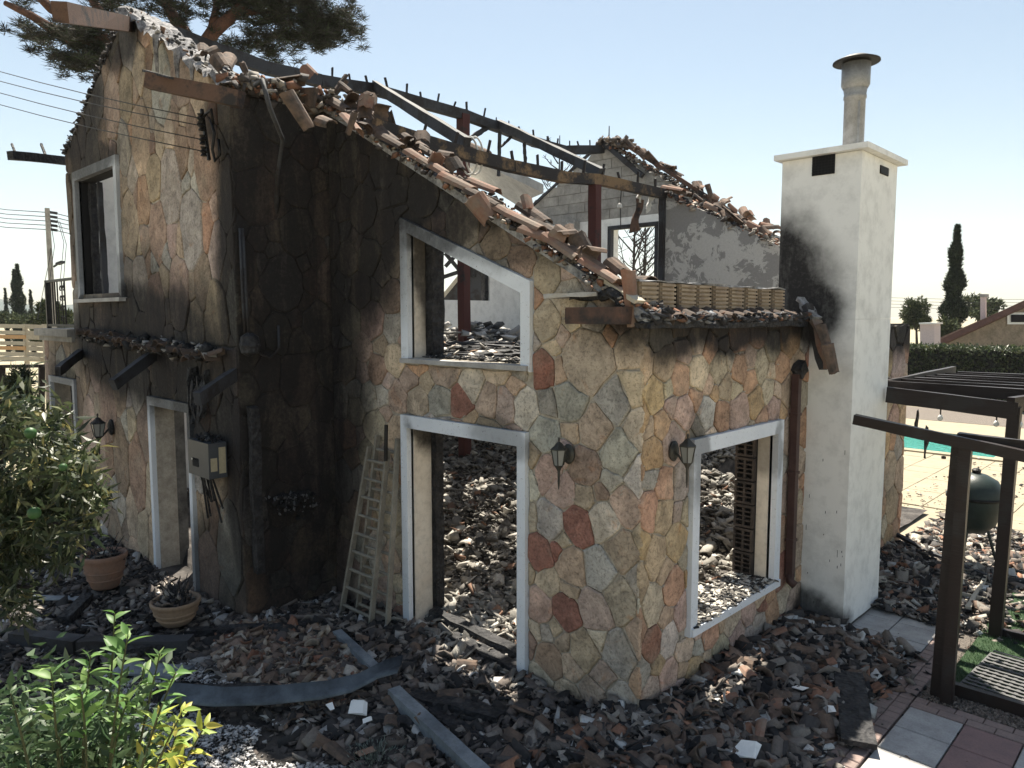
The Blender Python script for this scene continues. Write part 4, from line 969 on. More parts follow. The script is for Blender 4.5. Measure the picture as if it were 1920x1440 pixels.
MB().lathe([(.01, z2+.085), (r_*1.1, z2+.075), (r_*2.2, z2+.025), (r_*2.22, z2+.012), (r_*1.2, z2+.03), (.01, z2+.03)], (fc.x, fc.y, 0), 36).build('cowl', M['cowl'], ch, smooth=True)

# ------------------------------------------------------------------ things fixed to or hanging on the house
def lantern(loc, normal, label, tint='black_metal', sc=.84, burnt=False):
    t = thing('wall_lantern', label, 'lantern', loc, 'wall lanterns on the stone walls'); n = Vector(normal); o = Vector(loc)
    side = n.cross(Vector((0, 0, 1)))
    MB().lathe([(.0, -.01), (.07, -.01), (.075, .01), (.05, .03), (.0, .035)], (0, 0, 0), 16).build('back_plate', M[tint], t)
    bp = bpy.data.objects[t.children[0].name] if t.children else None
    pl = [c for c in COL.objects if c.parent == t][0]; pl.location = (0, 0, 0); pl.rotation_euler = n.to_track_quat('Z', 'Y').to_euler(); pl.scale = (sc, 1.35*sc, sc)
    c = o+n*.15*sc
    MB().tube([o+n*.02, o+n*.10*sc+Vector((0, 0, -.09*sc)), c+Vector((0, 0, -.13*sc))], .011*sc, 6).build('bracket', M[tint], t, origin=o)
    def hexr(prof, name, mat): return MB().lathe([(r*sc, z*sc) for r, z in prof], tuple(c), 6).build(name, M[mat], t, origin=o)
    hexr([(.0, .19), (.012, .17), (.008, .14), (.03, .125), (.05, .10), (.088, .07), (.088, .062), (.0, .062)], 'cap', tint)
    if not burnt: hexr([(.076, .06), (.047, -.09)], 'glass', 'glass')
    hexr([(.0, -.09), (.052, -.09), (.03, -.12), (.015, -.15), (.012, -.27), (.004, -.33), (.0, -.335)], 'finial', tint)
    rb_ = MB()
    for k in range(6):
        a = 2*PI*k/6; rb_.beam(c+Vector((math.cos(a)*.079, math.sin(a)*.079, .062))*sc, c+Vector((math.cos(a)*.049, math.sin(a)*.049, -.092))*sc, .008*sc, .008*sc)
    rb_.build('glazing_bars', M[tint], t, origin=o)
    return t
M['dbronze'] = mat_noise('dark_bronze', (.035, .036, .033), (.07, .068, .06), 9, .55, .2, metal=.3)
pa = PF(1062, 850, -.03); lantern((pa.x+.03, -.035, pa.z), (0, -1, 0), 'greenish wall lantern on the door wall, right of the white door surround', 'dbronze')
pa = PR(1262, 850, .03); lantern((.035, pa.y, pa.z+.02), (1, 0, 0), 'black wall lantern beside the right-hand window, near the wall corner', 'dbronze')
pa = PF(206, 800, YL-.03); lantern((pa.x+.08, YL-.035, pa.z), (0, -1, 0), 'burnt black lantern body on the left gable wall between window and door', 'char', 1.15)

inv = thing('inverter_box', 'dark grey inverter box with small labels fixed beside the gable door', 'electrical box', tuple(PF(388, 855, YL)))
a, b = PF(355, 822, YL-.22), PF(393, 898, YL-.22); c2 = PF(422, 862, YL)
x0, x1 = a.x, PF(393, 860, YL-.22).x+.02; z0, z1_ = b.z, a.z
MB().box((x0, YL-.24, z0), (x1, YL-.04, z1_)).build('casing', M['box'], inv, origin=inv.location)
MB().box((x1+.001, YL-.13, z0+.05), (x1+.006, YL-.055, z1_-.05)).build('side_label', M['sticker'], inv, origin=inv.location)
MB().box((x1+.001, YL-.22, z0+.08), (x1+.006, YL-.15, z1_-.16)).build('side_label', M['sticker'], inv, origin=inv.location)
MB().box((x0+.12, YL-.246, z0+.10), (x0+.26, YL-.2405, z0+.19)).build('display', M['dark'], inv, origin=inv.location)
MB().box((x0+.10, YL-.246, z1_-.22), (x0+.20, YL-.2405, z1_-.20)).build('badge', M['bulb'], inv, origin=inv.location)
hm = MB()
for k in range(7): s_ = x0+.05+k*.05; hm.tube([(s_, YL-.14, z0), (s_+random.uniform(-.04, .04), YL-.12, z0-.1), (s_+random.uniform(-.1, .1), YL-.06, z0-.25-random.uniform(0, .3))], .012, 5)
hm.build('melted_cables', M['char'], inv, origin=inv.location)
n = 60; P = np.stack([rng.uniform(x0, x1, n), rng.uniform(YL-.22, YL-.04, n), z1_+np.abs(rng.normal(0, .025, n))], 1); V, F, C = shards(P, rng.uniform(.02, .07, n), pick([(6, (.02, .02, .022)), (1, (.10, .10, .10))], n), .8)
dbo = big_mesh('charred_debris', V, F, C, M['rubble'], inv)

ins = thing('insulator_bracket', 'black service wire insulators on the gable wall', 'insulators', tuple(PF(385, 240, YL-.05)))
L0 = Vector(ins.location)
MB().beam(PF(378, 205, YL-.1), PF(392, 300, YL-.1), .03, .03).build('bracket', M['black_metal'], ins, origin=L0)
ends = []
for i, (px, py) in enumerate(((376, 222), (378, 236), (380, 262), (382, 284))):
    c = PF(px, py, YL-.16)
    MB().lathe([(.01, -.05), (.035, -.045), (.02, -.02), (.045, 0), (.02, .02), (.035, .045), (.01, .05)], tuple(c), 10).build('insulator', M['black_metal'], ins, origin=L0); ends.append(c)
MB().tube([PF(395, 225, YL-.1), PF(402, 250, YL-.14), PF(398, 280, YL-.12), PF(403, 302, YL-.1), PF(412, 290, YL-.08), PF(410, 262, YL-.05)], .016, 6).build('looped_cable', M['black_metal'], ins, origin=L0, smooth=True)
MB().tube([PF(370, 235, YL-.2), PF(385, 215, YL-.12), PF(396, 205, YL-.14), PF(400, 232, YL-.1)], .014, 6).build('looped_cable', M['black_metal'], ins, origin=L0, smooth=True)
for i, (px, py) in enumerate(((0, 140), (0, 158), (0, 180), (0, 202))):
    a = PD(px, py, 11.0); d_ = a-ends[i]; far_ = ends[i]+d_*3.2+Vector((0, 0, .9)); pts = [ends[i].lerp(far_, t)-Vector((0, 0, 1.1*4*t*(1-t)*.25)) for t in np.linspace(0, 1, 14)]
    tag(MB().tube(pts, .006, 5).build('service_wire', M['wire'], smooth=True), ['topmost', 'second from top', 'third from top', 'lowest'][i]+' black overhead wire running to the gable insulators', 'wire', 'overhead wires to the gable')

# flaps hanging on the purlin
rope = thing('hanging_rope', 'white looped rope hanging from the yellow purlin', 'rope', tuple(PR(882, 270, -3.3)))
for dx in (0, 14):
    c = PR(880+dx*.7, 292, -3.38); pts = [c+RT*(.10*math.cos(t))+Vector((0, 0, .22*math.sin(t))) for t in np.linspace(0, 2*PI, 18)]; MB().tube(pts, .012, 6).build('loop', M['cloth'], rope, origin=rope.location, smooth=True)
def rag(pxs, label, x=-3.3, mat='cloth', name='hanging_rag'):
    p0, p1, p2, p3_ = [PR(a, b, x-.08) for a, b in pxs]; vs = []; fs = []; nu, nv = 5, 8
    for j in range(nv+1):
        for i in range(nu+1):
            u, v = i/nu, j/nv; p = (p0.lerp(p1, u)).lerp(p3_.lerp(p2, u), v); vs.append(p+Vector((.03*math.sin(9*u+4*v), .02*math.sin(7*v), -.03*random.random())))
    for j in range(nv):
        for i in range(nu): a = j*(nu+1)+i; fs.append((a, a+1, a+nu+2, a+nu+1))
    mb = MB(); mb.add(vs, fs); o = mb.build(name, M[mat]); sm = o.modifiers.new('s', 'SOLIDIFY'); sm.thickness = .006; return tag(o, label, 'rag', 'scraps hanging from the purlin')
rag([(1228, 348), (1262, 350), (1252, 395), (1236, 402)], 'pale cloth bunched over the end of the yellow purlin')
rag([(1192, 370), (1206, 374), (1198, 430), (1180, 436)], 'brown strip hanging beside the inner window', mat='bwood')
rag([(1196, 352), (1206, 352), (1204, 378), (1195, 376)], 'small white scrap hanging below the purlin')
rag([(1213, 362), (1226, 364), (1222, 384), (1212, 400)], 'torn white scrap hanging near the purlin end')
bl = thing('pendant_light', 'small bare lamp holder hanging on a cable from the purlin', 'lamp', tuple(PR(1162, 360, -3.3)))
MB().tube([PR(1166, 345, -3.35), PR(1163, 380, -3.35), PR(1164, 430, -3.35)], .008, 5).build('cable', M['wire'], bl, origin=bl.location); MB().lathe([(.01, .05), (.03, .03), (.04, -.02), (.0, -.03)], tuple(PR(1162, 387, -3.35)), 10).build('lamp_holder', M['cloth'], bl, origin=bl.location)
# white panel hung in the roof
y_ = 6.6
pn = thing('ceiling_slab', 'large pale slab caught between the roof timbers, tilted', 'ceiling slab', tuple(PF(945, 345, 6.0)))
A, B, C_, D_ = PF(868, 322, 6.9), PF(968, 384, 6.9), PF(1019, 362, 5.9), PF(900, 305, 5.9)
up_ = Vector((0, 0, .16)); mb = MB(); mb.add([A, B, C_, D_, A+up_, B+up_, C_+up_, D_+up_], [(0, 1, 2, 3), (4, 7, 6, 5), (0, 4, 5, 1), (1, 5, 6, 2), (2, 6, 7, 3), (3, 7, 4, 0)])
mb.build('slab_body', M['plaster'], pn, origin=pn.location)
MB().tube([PF(870, 272, 6), PF(915, 292, 6)], .11, 10).build('lagged_pipe', M['btile'], pn, origin=pn.location)
# air conditioner remains on the far white wall
ac = thing('wall_unit', 'melted grey air conditioner on the far white inner wall', 'air conditioner', tuple(PF(1060, 430, YB-.1)))
a, b = PF(1043, 418, YB-.18), PF(1078, 436, YB-.18); MB().box((a.x, YB-.2, b.z), (b.x, YB-.01, a.z)).build('casing', M['patchy'], ac, origin=ac.location); MB().beam(PF(1068, 436, YB-.2), PF(1078, 448, YB-.2), .15, .03, seg=2, jit=.01).build('flap', M['gwood'], ac, origin=ac.location)
MB().tube([PF(1050, 430, YB-.1), PF(1049, 470, YB-.06), PF(1049, 500, YB-.05)], .02, 6).build('drain_pipe', M['wire'], ac, origin=ac.location)

# ladder leaning in the corner
def ladder():
    t = thing('extension_ladder', 'dusty aluminium two section ladder leaning in the soot blackened corner', 'ladder', tuple(PG(660, 1150)))
    o = t.location
    secs = [((642, 1150, 700, 838, -.62), (700, 1170, 735, 842, -.62)), ((668, 1150, 712, 850, -.30), (716, 1172, 738, 800, -.28))]
    ftl, ftr = PG(640, 1152, .05), PG(695, 1178, .05)
    tl, tr_ = PF(693, 838, -.10), PF(727, 845, -.10)
    for s, off in ((0, Vector((0, 0, 0))), (1, Vector((.16, .10, .02)))):
        a, b, c, d_ = ftl+off, ftr+off, tl+off*.6+Vector((0, -.02*s, .12*s)), tr_+off*.6+Vector((0, 0, .12*s))
        nrm = (b-a).cross(c-a).normalized()
        MB().beam(a, c, .03, .055, up=nrm).build('rail', M['alu'], t, origin=o); MB().beam(b, d_, .03, .055, up=nrm).build('rail', M['alu'], t, origin=o)
        for k in range(9):
            f = .06+k*.108; MB().tube([a.lerp(c, f), b.lerp(d_, f)], .017, 8).build('rung', M['alu'], t, origin=o)
    MB().tube([tr_+Vector((.03, -.05, -.1)), tr_+Vector((.02, -.03, .28))], .02, 6).build('hook', M['black_metal'], t, origin=o)
ladder()

# ------------------------------------------------------------------ rubble fields (nobody could count these)
def field(name, n, region, size, pal, accept=None, flat=.45, arcs_frac=.12, lift=.02, thin=(.07, .3), zoff=0, parent=None):
    x0, x1, y0, y1 = region; X = rng.uniform(x0, x1, n*3); Y = rng.uniform(y0, y1, n*3)
    if accept is not None: k = accept(X, Y); X, Y = X[k], Y[k]
    X, Y = X[:n], Y[:n]; n = len(X)
    s = size[0]*(size[1]/size[0])**(rng.random(n)**2.1)
    Z = HT(X, Y)+s*.10+rng.uniform(0, lift, n)+zoff; P = np.stack([X, Y, Z], 1); Cc = pick(pal, n, .3)
    na = int(n*arcs_frac); A_ = arcs(P[:na], s[:na]*1.1, Cc[:na], flat); B_ = shards(P[na:], s[na:], Cc[na:], flat, thin)
    V, F, C = join_np(A_, B_); return big_mesh(name, V, F, C, M['rubble'])
TC = [(3, (.06, .055, .053)), (2.2, (.155, .108, .085)), (3.5, (.165, .142, .125)), (.8, (.25, .13, .085)), (2.4, (.26, .235, .21)), (.9, (.46, .46, .45)), (3.4, (.022, .022, .024))]
GRY = [(4, (.25, .235, .21)), (3, (.34, .32, .29)), (3, (.15, .14, .128)), (1.3, (.05, .048, .045)), (.7, (.20, .12, .085)), (.7, (.50, .48, .44))]
DRK = [(3.4, (.036, .034, .034)), (3, (.10, .088, .083)), (2.6, (.165, .138, .122)), (1.6, (.26, .23, .20)), (.5, (.42, .41, .40))]
BG = [(3, (.27, .20, .15)), (3, (.20, .14, .11)), (2, (.34, .28, .22)), (2, (.09, .075, .07)), (1, (.42, .38, .33)), (1, (.24, .12, .08))]
def near_win(x, y): return outside(x, y) & (x > -.4) & (rng.random(len(x)) < np.where(x < .9, 1, np.exp(-((x-.9)/.22)**2))) & (rng.random(len(x)) < np.where(y > -.8, 1, .4))
field('tile_rubble', 17000, (-.4, 1.6, -1.6, 3.05), (.018, .17), TC, near_win, .45, .2, .05)
field('tile_rubble', 15000, (-4.3, 0.2, -1.95, 0.0), (.016, .15), DRK, outside, .45, .14, .04)
field('tile_rubble', 3600, (-4.1, -1.9, -2.0, -.75), (.03, .14), BG, lambda x, y: outside(x, y) & (((x+3.0)/1.1)**2+((y+1.35)/.52)**2 < 1), .5, .25, .07)
field('garden_debris', 10000, (-10.5, -4.2, -3.6, YL), (.02, .14), DRK, outside, .45, .1, .03)
field('inside_rubble', 42000, (-9.2, -.42, .30, 8.5), (.015, .17), GRY, lambda x, y: inside(x, y) & (rng.random(len(x)) < np.where(y < 3, 1, .7)), .45, .12, .08)
field('inside_rubble', 2500, (-3.4, -1.0, -.25, .9), (.02, .16), GRY, None, .5, .2, .05)
field('side_debris', 12000, (.02, 2.6, 3.9, 8.5), (.02, .15), TC+[(2, (.35, .32, .27))], lambda x, y: outside(x, y) & (rng.random(len(x)) < np.exp(-((x-.3)/.9)**2)), .45, .15, .04)
field('deck_litter', 3500, (-1.0, 6.0, 5.5, 16), (.015, .10), TC, lambda x, y: outside(x, y) & (rng.random(len(x)) < np.exp(-(y-5.5)/3.5)), .35, .1, .0)
field('paving_litter', 1900, (.9, 3.2, -.6, 4.2), (.01, .045), [(4, (.03, .03, .03)), (1, (.15, .1, .08))], None, .4, .1, .0)
field('white_ash', 22000, (-3.8, .6, -3.4, -1.8), (.010, .04), [(3, (.55, .54, .54)), (2, (.35, .34, .34)), (2, (.05, .05, .05))], lambda x, y: (vnoise(x, y, 5, 9) > -.05), .3, .0, .012, (.2, .5), .03)
field('foreground_debris', 4200, (-4.5, 2.6, -4.2, -1.6), (.015, .11), DRK, lambda x, y: (vnoise(x, y, 5, 9) < -.05) | (x > .4) | (x < -3.6) | (y > -1.9) | (rng.random(len(x)) < .15), .45, .1, .01)
# individual big tile fragments lying on top near the camera
k = 0
while k < 110:
    if k < 75: x, y = random.uniform(.1, 1.15), random.uniform(-1.1, 2.7)
    else: x, y = random.uniform(-3.8, .0), random.uniform(-1.9, -.15)
    if not bool(outside(np.array([x]), np.array([y]))[0]): continue
    z = float(HT(x, y))+.05; o = tile((x, y, z), (random.gauss(0, .5), random.gauss(0, .4), random.uniform(0, 6.28)), None, random.choice((1, 2, 2, 3, 3)), random.random() < .78, 'broken_tile', random.uniform(.7, 1.0))
    tag(o, 'broken curved terracotta roof tile lying in the rubble before the walls', 'roof tile', 'broken roof tiles in the rubble'); k += 1
for (px, py, s_) in ((672, 1325, .16), (690, 1350, .08), (620, 1325, .07), (1425, 1250, .12), (1400, 1405, .13), (1500, 1290, .10), (1560, 1330, .08)):
    p = PG(px, py, .15); mb = MB(); V, F, C = shards(np.array([tuple(p)]), np.array([s_]), np.array([(.6, .62, .62)]), .25, (.1, .15)); mb.add([tuple(v) for v in V], [tuple(f) for f in F]); tag(mb.build('plaster_chunk', M['white']), {672: 'largest pale plaster chunk, just below the bent flashing end', 690: 'small pale chunk under the largest plaster chunk', 620: 'small pale chunk left of the largest plaster chunk', 1425: 'pale chunk in the pile under the right-hand window', 1400: 'pale chunk nearest the bottom edge, right of the wall corner', 1500: 'pale chunk in the pile between window and plank', 1560: 'small pale chunk beside the scorched plank'}[px], 'plaster chunk', 'pale plaster chunks in the rubble')

# ------------------------------------------------------------------ timbers and flashings lying on the ground
def gbeam(name, pts, wd, ht, mat, label, cat, grp=None, jit=.008, up=(0, 0, 1)):
    mb = MB(); P = [PG(a, b, z*.6) for a, b, z in pts]
    for a, b in zip(P[:-1], P[1:]): mb.beam(a, b, wd, ht, seg=max(2, int((b-a).length/.18)), jit=jit, up=up)
    return tag(mb.build(name, M[mat]), label, cat, grp)
gbeam('metal_flashing', [(632, 1192, .20), (712, 1268, .20)], .09, .12, 'galv', 'short grey metal flashing strip leaning near the ladder foot', 'flashing', 'bent metal flashings', .002)
gbeam('metal_flashing', [(738, 1300, .24), (930, 1480, .20)], .11, .11, 'galv', 'long straight pale flashing strip running to the bottom edge', 'flashing', 'bent metal flashings', .002)
def curved_flashing():
    pts = [PG(300, 1315, .14), PG(400, 1325, .15), PG(500, 1322, .16), PG(600, 1312, .18), PG(660, 1298, .21), PG(710, 1272, .27), PG(745, 1262, .31)]
    vs = []; fs = []; n = 24
    def at(t):
        t = t*(len(pts)-1); i = min(int(t), len(pts)-2); return pts[i].lerp(pts[i+1], t-i)
    prof = [(0, 0), (.05, .015), (.12, -.015), (.17, .03)]
    for i in range(n+1):
        p = at(i/n)
        for a, b in prof: vs.append(p+Vector((.15*0-a*.5, a*.75+0, b+a*.35)))
    k = len(prof)
    for i in range(n):
        for j in range(k-1): a = i*k+j; fs.append((a, a+1, a+k+1, a+k))
    mb = MB(); mb.add(vs, fs); o = mb.build('metal_flashing', M['dgalv'], smooth=True); sm = o.modifiers.new('s', 'SOLIDIFY'); sm.thickness = .006
    tag(o, 'long curved blue grey metal flashing bent up at its right end', 'flashing', 'bent metal flashings')
curved_flashing()
BG_ = 'charred beams lying on the ground'
gbeam('charred_beam', [(300, 1300, .10), (700, 1292, .16)], .10, .10, 'char', 'charred black beam lying along the curved metal flashing', 'beam', BG_)
gbeam('charred_beam', [(350, 1190, .12), (575, 1178, .16)], .12, .12, 'char', 'charred black beam lying in front of the gable corner', 'beam', BG_)
gbeam('charred_beam', [(30, 1195, .12), (150, 1212, .12), (360, 1210, .14)], .16, .16, 'gwood', 'long grey burnt beam behind the green shrub', 'beam', BG_)
gbeam('charred_beam', [(240, 1215, .18), (350, 1200, .16)], .20, .04, 'char', 'wide black board lying against the grey beam', 'board', BG_)
gbeam('charred_beam', [(770, 1310, .14), (940, 1350, .16)], .13, .12, 'char', 'thick deeply cracked charred beam right of the pale flashing', 'beam', BG_, .014)
gbeam('charred_beam', [(690, 1355, .1), (780, 1365, .1)], .12, .12, 'char', 'short charred block left of the pale flashing', 'beam', BG_, .014)
gbeam('charred_beam', [(815, 1335, .08), (960, 1460, .08)], .12, .10, 'char', 'charred beam running beside the pale flashing to the bottom edge', 'beam', BG_, .014)
gbeam('charred_beam', [(810, 1150, .22), (980, 1235, .18)], .12, .12, 'char', 'charred beam lying across the doorway threshold', 'beam', BG_, .014)
gbeam('charred_beam', [(840, 1195, .14), (975, 1260, .14)], .14, .10, 'char', 'second charred beam across the doorway, nearer the viewer', 'beam', BG_, .014)
gbeam('charred_beam', [(120, 1165, .10), (165, 1120, .15)], .12, .10, 'char', 'short charred stub beside the left terracotta pot', 'beam', BG_, .012)
gbeam('metal_flashing', [(60, 1120, .1), (150, 1123, .1)], .10, .02, 'galv', 'short pale metal strip lying left of the large pot', 'flashing', 'bent metal flashings')
gbeam('grey_board', [(225, 1250, .12), (350, 1262, .14)], .22, .03, 'galv', 'flat blue grey board end behind the leafy shrub', 'board')
gbeam('charred_plank', [(1590, 1262, .22), (1612, 1395, .14)], .24, .045, 'char', 'wide scorched plank lying from the rubble onto the paving', 'plank', None, .006)
gbeam('burnt_lath', [(1655, 1060, .12), (1735, 1098, .12), (1850, 1125, .08)], .04, .05, 'paleg', 'pale lath lying behind the dark pergola post, nearer one', 'lath', 'laths behind the pergola post')
gbeam('burnt_lath', [(1650, 985, .5), (1740, 1035, .30), (1850, 1080, .1)], .05, .05, 'gwood', 'longer brown lath leaning from the wall behind the post', 'lath', 'laths behind the pergola post')
gbeam('burnt_lath', [(1850, 1080, .1), (1815, 1140, .1)], .05, .04, 'paleg', 'short lath lying crosswise at the grass edge', 'lath', 'laths behind the pergola post')
# chair frame in the interior rubble
chf = thing('chair_frame', 'burnt bare chair frame standing in the rubble inside the right window', 'chair', (-2.3, 3.2, .7))
for a, b in (((-.2, -.2, -.1), (-.16, -.18, .6)), ((.2, -.2, -.1), (.16, -.18, .6)), ((-.2, .2, -.1), (-.2, .2, .4)), ((.2, .2, -.1), (.2, .2, .4))):
    MB().tube([Vector(a)+chf.location, Vector(b)+chf.location], .013, 6).build('leg', M['gwood'], chf, origin=chf.location)
MB().tube([Vector((-.16, -.18, .6))+chf.location, Vector((.16, -.18, .6))+chf.location], .013, 6).build('top_rail', M['gwood'], chf, origin=chf.location)
MB().tube([Vector(p)+chf.location for p in ((-.2, -.2, .38), (.2, -.2, .38), (.2, .2, .38), (-.2, .2, .38), (-.2, -.2, .38))], .012, 6).build('seat_frame', M['gwood'], chf, origin=chf.location)
# stub of stone wall inside the house, seen through the right window
st = MB(); st.box((-1.9, 1.35, -.2), (-.95, 1.75, .98)); st.build('inner_pier', M['char'], house)

# ------------------------------------------------------------------ pots
def pot(px, py, rpx, hpx, label, mat):
    base = PG(px, py, .10); d_ = (base-CAM).dot(FW); r = rpx/FPX*d_; h_ = hpx/FPX*d_*1.05
    t = thing('flower_pot', label, 'flower pot', tuple(base), 'terracotta pots on the burnt ground')
    MB().lathe([(0, 0), (r*.55, 0), (r*.62, .02), (r*.80, h_*.40), (r*.93, h_*.72), (r*.93, h_*.78), (r*1.0, h_*.84), (r*1.02, h_*.95), (r*.98, h_), (r*.9, h_*.98), (r*.86, h_*.8)], (0, 0, 0), 32).build('pot_body', M[mat], t, smooth=True)
    o = [c for c in COL.objects if c.parent == t][-1]; o.location = (0, 0, 0)
    for hh, rr in ((.28, .76), (.5, .86)):
        q = MB().lathe([(r*rr-.004, -.012), (r*rr+.008, 0), (r*rr+.0, .012)], (0, 0, h_*hh), 32).build('rib', M[mat], t, smooth=True); q.location = (0, 0, 0)
    s_ = MB().lathe([(0, h_*.82), (r*.88, h_*.8)], (0, 0, 0), 20).build('burnt_soil', M['soil'], t); s_.location = (0, 0, 0)
    tw = MB()
    for k in range(26):
        a = random.uniform(0, 6.28); l = random.uniform(.1, .38); r0 = random.uniform(0, r*.5); b0 = Vector((math.cos(a)*r0, math.sin(a)*r0, h_*.8)); d2 = Vector((random.gauss(0, .5), random.gauss(0, .5), 1)).normalized()
        tw.tube([b0, b0+d2*l*.5+Vector((random.gauss(0, .02), 0, 0)), b0+d2*l+Vector((0, 0, -.04))], [.008, .006, .003], 4)
    q = tw.build('burnt_stems', M['char'], t); q.location = (0, 0, 0)
    n = 60; P = np.stack([rng.normal(0, r*.35, n), rng.normal(0, r*.35, n), h_*.82+np.abs(rng.normal(0, .04, n))], 1); V, F, C = shards(P, rng.uniform(.02, .09, n), pick(DRK, n), .7); q = big_mesh('pot_litter', V, F, C, M['rubble'], t); q.location = (0, 0, 0)
pot(198, 1100, 39, 62, 'round reddish terracotta pot with burnt plant, near the gable wall', 'pot')
pot(331, 1168, 44, 44, 'wide low tan pot with rope pattern rim, near the gable corner', 'pot2')

# ------------------------------------------------------------------ paving on the right
pav = struct(MB().box((.4, -1.0, -.05), (9, 5.6, -.012)).build('pavement', M['gravel']))
def slab(x0, x1, y0, y1, mat, name='slab', z=.018, parent=pav):
    j = random.uniform(-.003, .003); mb = MB(); b = .006; zt = z+j
    mb.add([(x0, y0, -.012), (x1, y0, -.012), (x1, y1, -.012), (x0, y1, -.012), (x0, y0, zt-b), (x1, y0, zt-b), (x1, y1, zt-b), (x0, y1, zt-b), (x0+b, y0+b, zt), (x1-b, y0+b, zt), (x1-b, y1-b, zt), (x0+b, y1-b, zt)],
           [(0, 1, 5, 4), (1, 2, 6, 5), (2, 3, 7, 6), (3, 0, 4, 7), (4, 5, 9, 8), (5, 6, 10, 9), (6, 7, 11, 10), (7, 4, 8, 11), (8, 9, 10, 11)])
    mb.build(name, mat, parent, origin=((x0+x1)/2, (y0+y1)/2, 0))
G = .006
for i in range(17):                      # white slabs beside the house
    for j in range(2): slab(.40+j*.4+G, .80+j*.4-G, -1.08+i*.4+G, -1.08+(i+1)*.4-G, M['tslab_w'])
for i in range(44):                      # pink paver strip
    yy = -1.0+i*.105
    slab(1.205, 1.305, yy+.003, yy+.102, M['paver'], 'paver'); slab(1.311, 1.42, yy+.003, yy+.102, M['paver'], 'paver')
for j in range(20):
    for r2 in range(2):
        xx = 1.43+j*.205-(r2*.1); slab(max(1.43, xx)+.003, xx+.202, 1.93+r2*.105+.003, 1.93+(r2+1)*.105-.002, M['paver'], 'paver')
for i in range(6):                       # big slabs in front
    for j in range(5): slab(1.435+i*.405+G, 1.435+(i+1)*.405-G, 1.92-(j+1)*.405+G, 1.92-j*.405-G, M['tslab_p'] if i == 1 or (i == 3 and j > 0) else M['tslab_w'])
struct(MB().box((1.45, 2.145, -.045), (6, 2.40, .004)).build('gravel_strip', M['gravel']))
n = 2600; P = np.stack([rng.uniform(1.45, 3.4, n), rng.uniform(2.15, 2.42, n), rng.uniform(.005, .015, n)], 1); V, F, C = shards(P, rng.uniform(.01, .03, n), pick([(3, (.16, .13, .11)), (2, (.24, .2, .17)), (2, (.09, .08, .07))], n), .6, (.5, .9)); big_mesh('gravel', V, F, C, M['rubble'])
tf = MB(); tf.box((1.52, 2.42, -.04), (6.5, 5.6, .02)); struct(tf.build('artificial_grass', M['turf']))
n = 16000; P = np.stack([rng.uniform(1.5, 4.0, n), rng.uniform(2.45, 5.0, n), np.full(n, .02)], 1); D = np.stack([rng.normal(0, .4, n), rng.normal(0, .4, n), np.ones(n)], 1)
V, F, C = leaves(P, D, rng.uniform(.02, .04, n), rng.uniform(.004, .007, n), pick([(3, (.03, .075, .028)), (1, (.06, .10, .04))], n)); big_mesh('grass_blades', V, F, C, M['leaf'])
# sunlit cream deck round the pool
dk = struct(MB().box((-6, 5.7, -.05), (14, 34, -.008)).build('pool_deck', M['deck']))
for i in range(12):
    for j in range(17):
        x0, y0 = -4.2+i*.62, 6.9+j*.62
        if x0 < -.3 and y0 < 9: continue
        if y0+.6 > 15.1 and y0 < 18.6 and x0 < -.4: continue
        slab(x0+.005, x0+.615, y0+.005, y0+.615, M['deck'], 'slab', .012, dk)
struct(MB().box((-12, 15.2, -.9), (-.57, 18.5, -.0)).build('pool_water', M['water']))
cp = MB(); cp.box((-12.3, 14.9, -.007), (-.27, 15.195, .05)); cp.box((-12.3, 18.505, -.007), (-.27, 18.8, .05)); cp.box((-.565, 15.197, -.007), (-.27, 18.503, .05)); struct(cp.build('pool_coping', M['deck']))
struct(MB().box((-14, 21.5, -.04), (16, 25.0, .0)).build('grey_strip', M['gravel']))  # flat grey strip laid across in front of the hedge

# ------------------------------------------------------------------ pergola
pg = thing('pergola', 'dark brown pergola frame beside the chimney, partly burnt', 'pergola', (1.51, 2.3, 0))
def pb(name, a, b, wd, ht, mat='dwood', up=(0, 0, 1), seg=6): return MB().beam(a, b, wd, ht, up=up, seg=seg, jit=.003).build(name, M[mat], pg, origin=pg.location)
pb('post', (1.555, 2.30, -.02), (1.62, 2.30, 2.30), .105, .105); pb('post', (1.645, 2.21, -.02), (1.68, 2.21, 2.22), .07, .09)
pb('post', (1.64, 4.06, -.02), (1.69, 4.06, 2.40), .11, .11); pb('post', (2.2, 6.9, 0), (2.2, 6.9, 2.4), .12, .12); pb('post', (3.9, 4.05, 0), (3.9, 4.05, 2.4), .11, .11)
pb('rail', PF(1602, 786, 2.20), PF(1925, 856, 2.18), .07, .09)
pb('sole_plate', (1.6, 2.40, .06), (5.5, 2.42, .06), .06, .13); pb('sole_plate', (1.6, 4.10, .05), (4, 4.10, .05), .06, .09)
pb('beam', (.50, 4.02, 2.44), (1.72, 4.02, 2.36), .06, .17); pb('beam', (1.66, 4.0, 2.42), (2.35, 7.0, 2.46), .07, .15); pb('beam', (1.60, 2.3, 2.26), (2.4, 2.3, 2.24), .06, .14)
for i in range(7):
    yy = 4.45+i*.48; pb('joist', (.12+.05*i, yy, 2.50-.008*i), (2.6+.3*i, yy+.05, 2.48), .05, .12)
pb('beam', (.35, 4.0, 2.50), (.35, 7.4, 2.52), .06, .12); pb('joist', (1.5, 8.2, 2.62), (4.8, 8.4, 2.72), .05, .13); pb('joist', (1.3, 7.7, 2.50), (4.8, 7.9, 2.58), .05, .12)
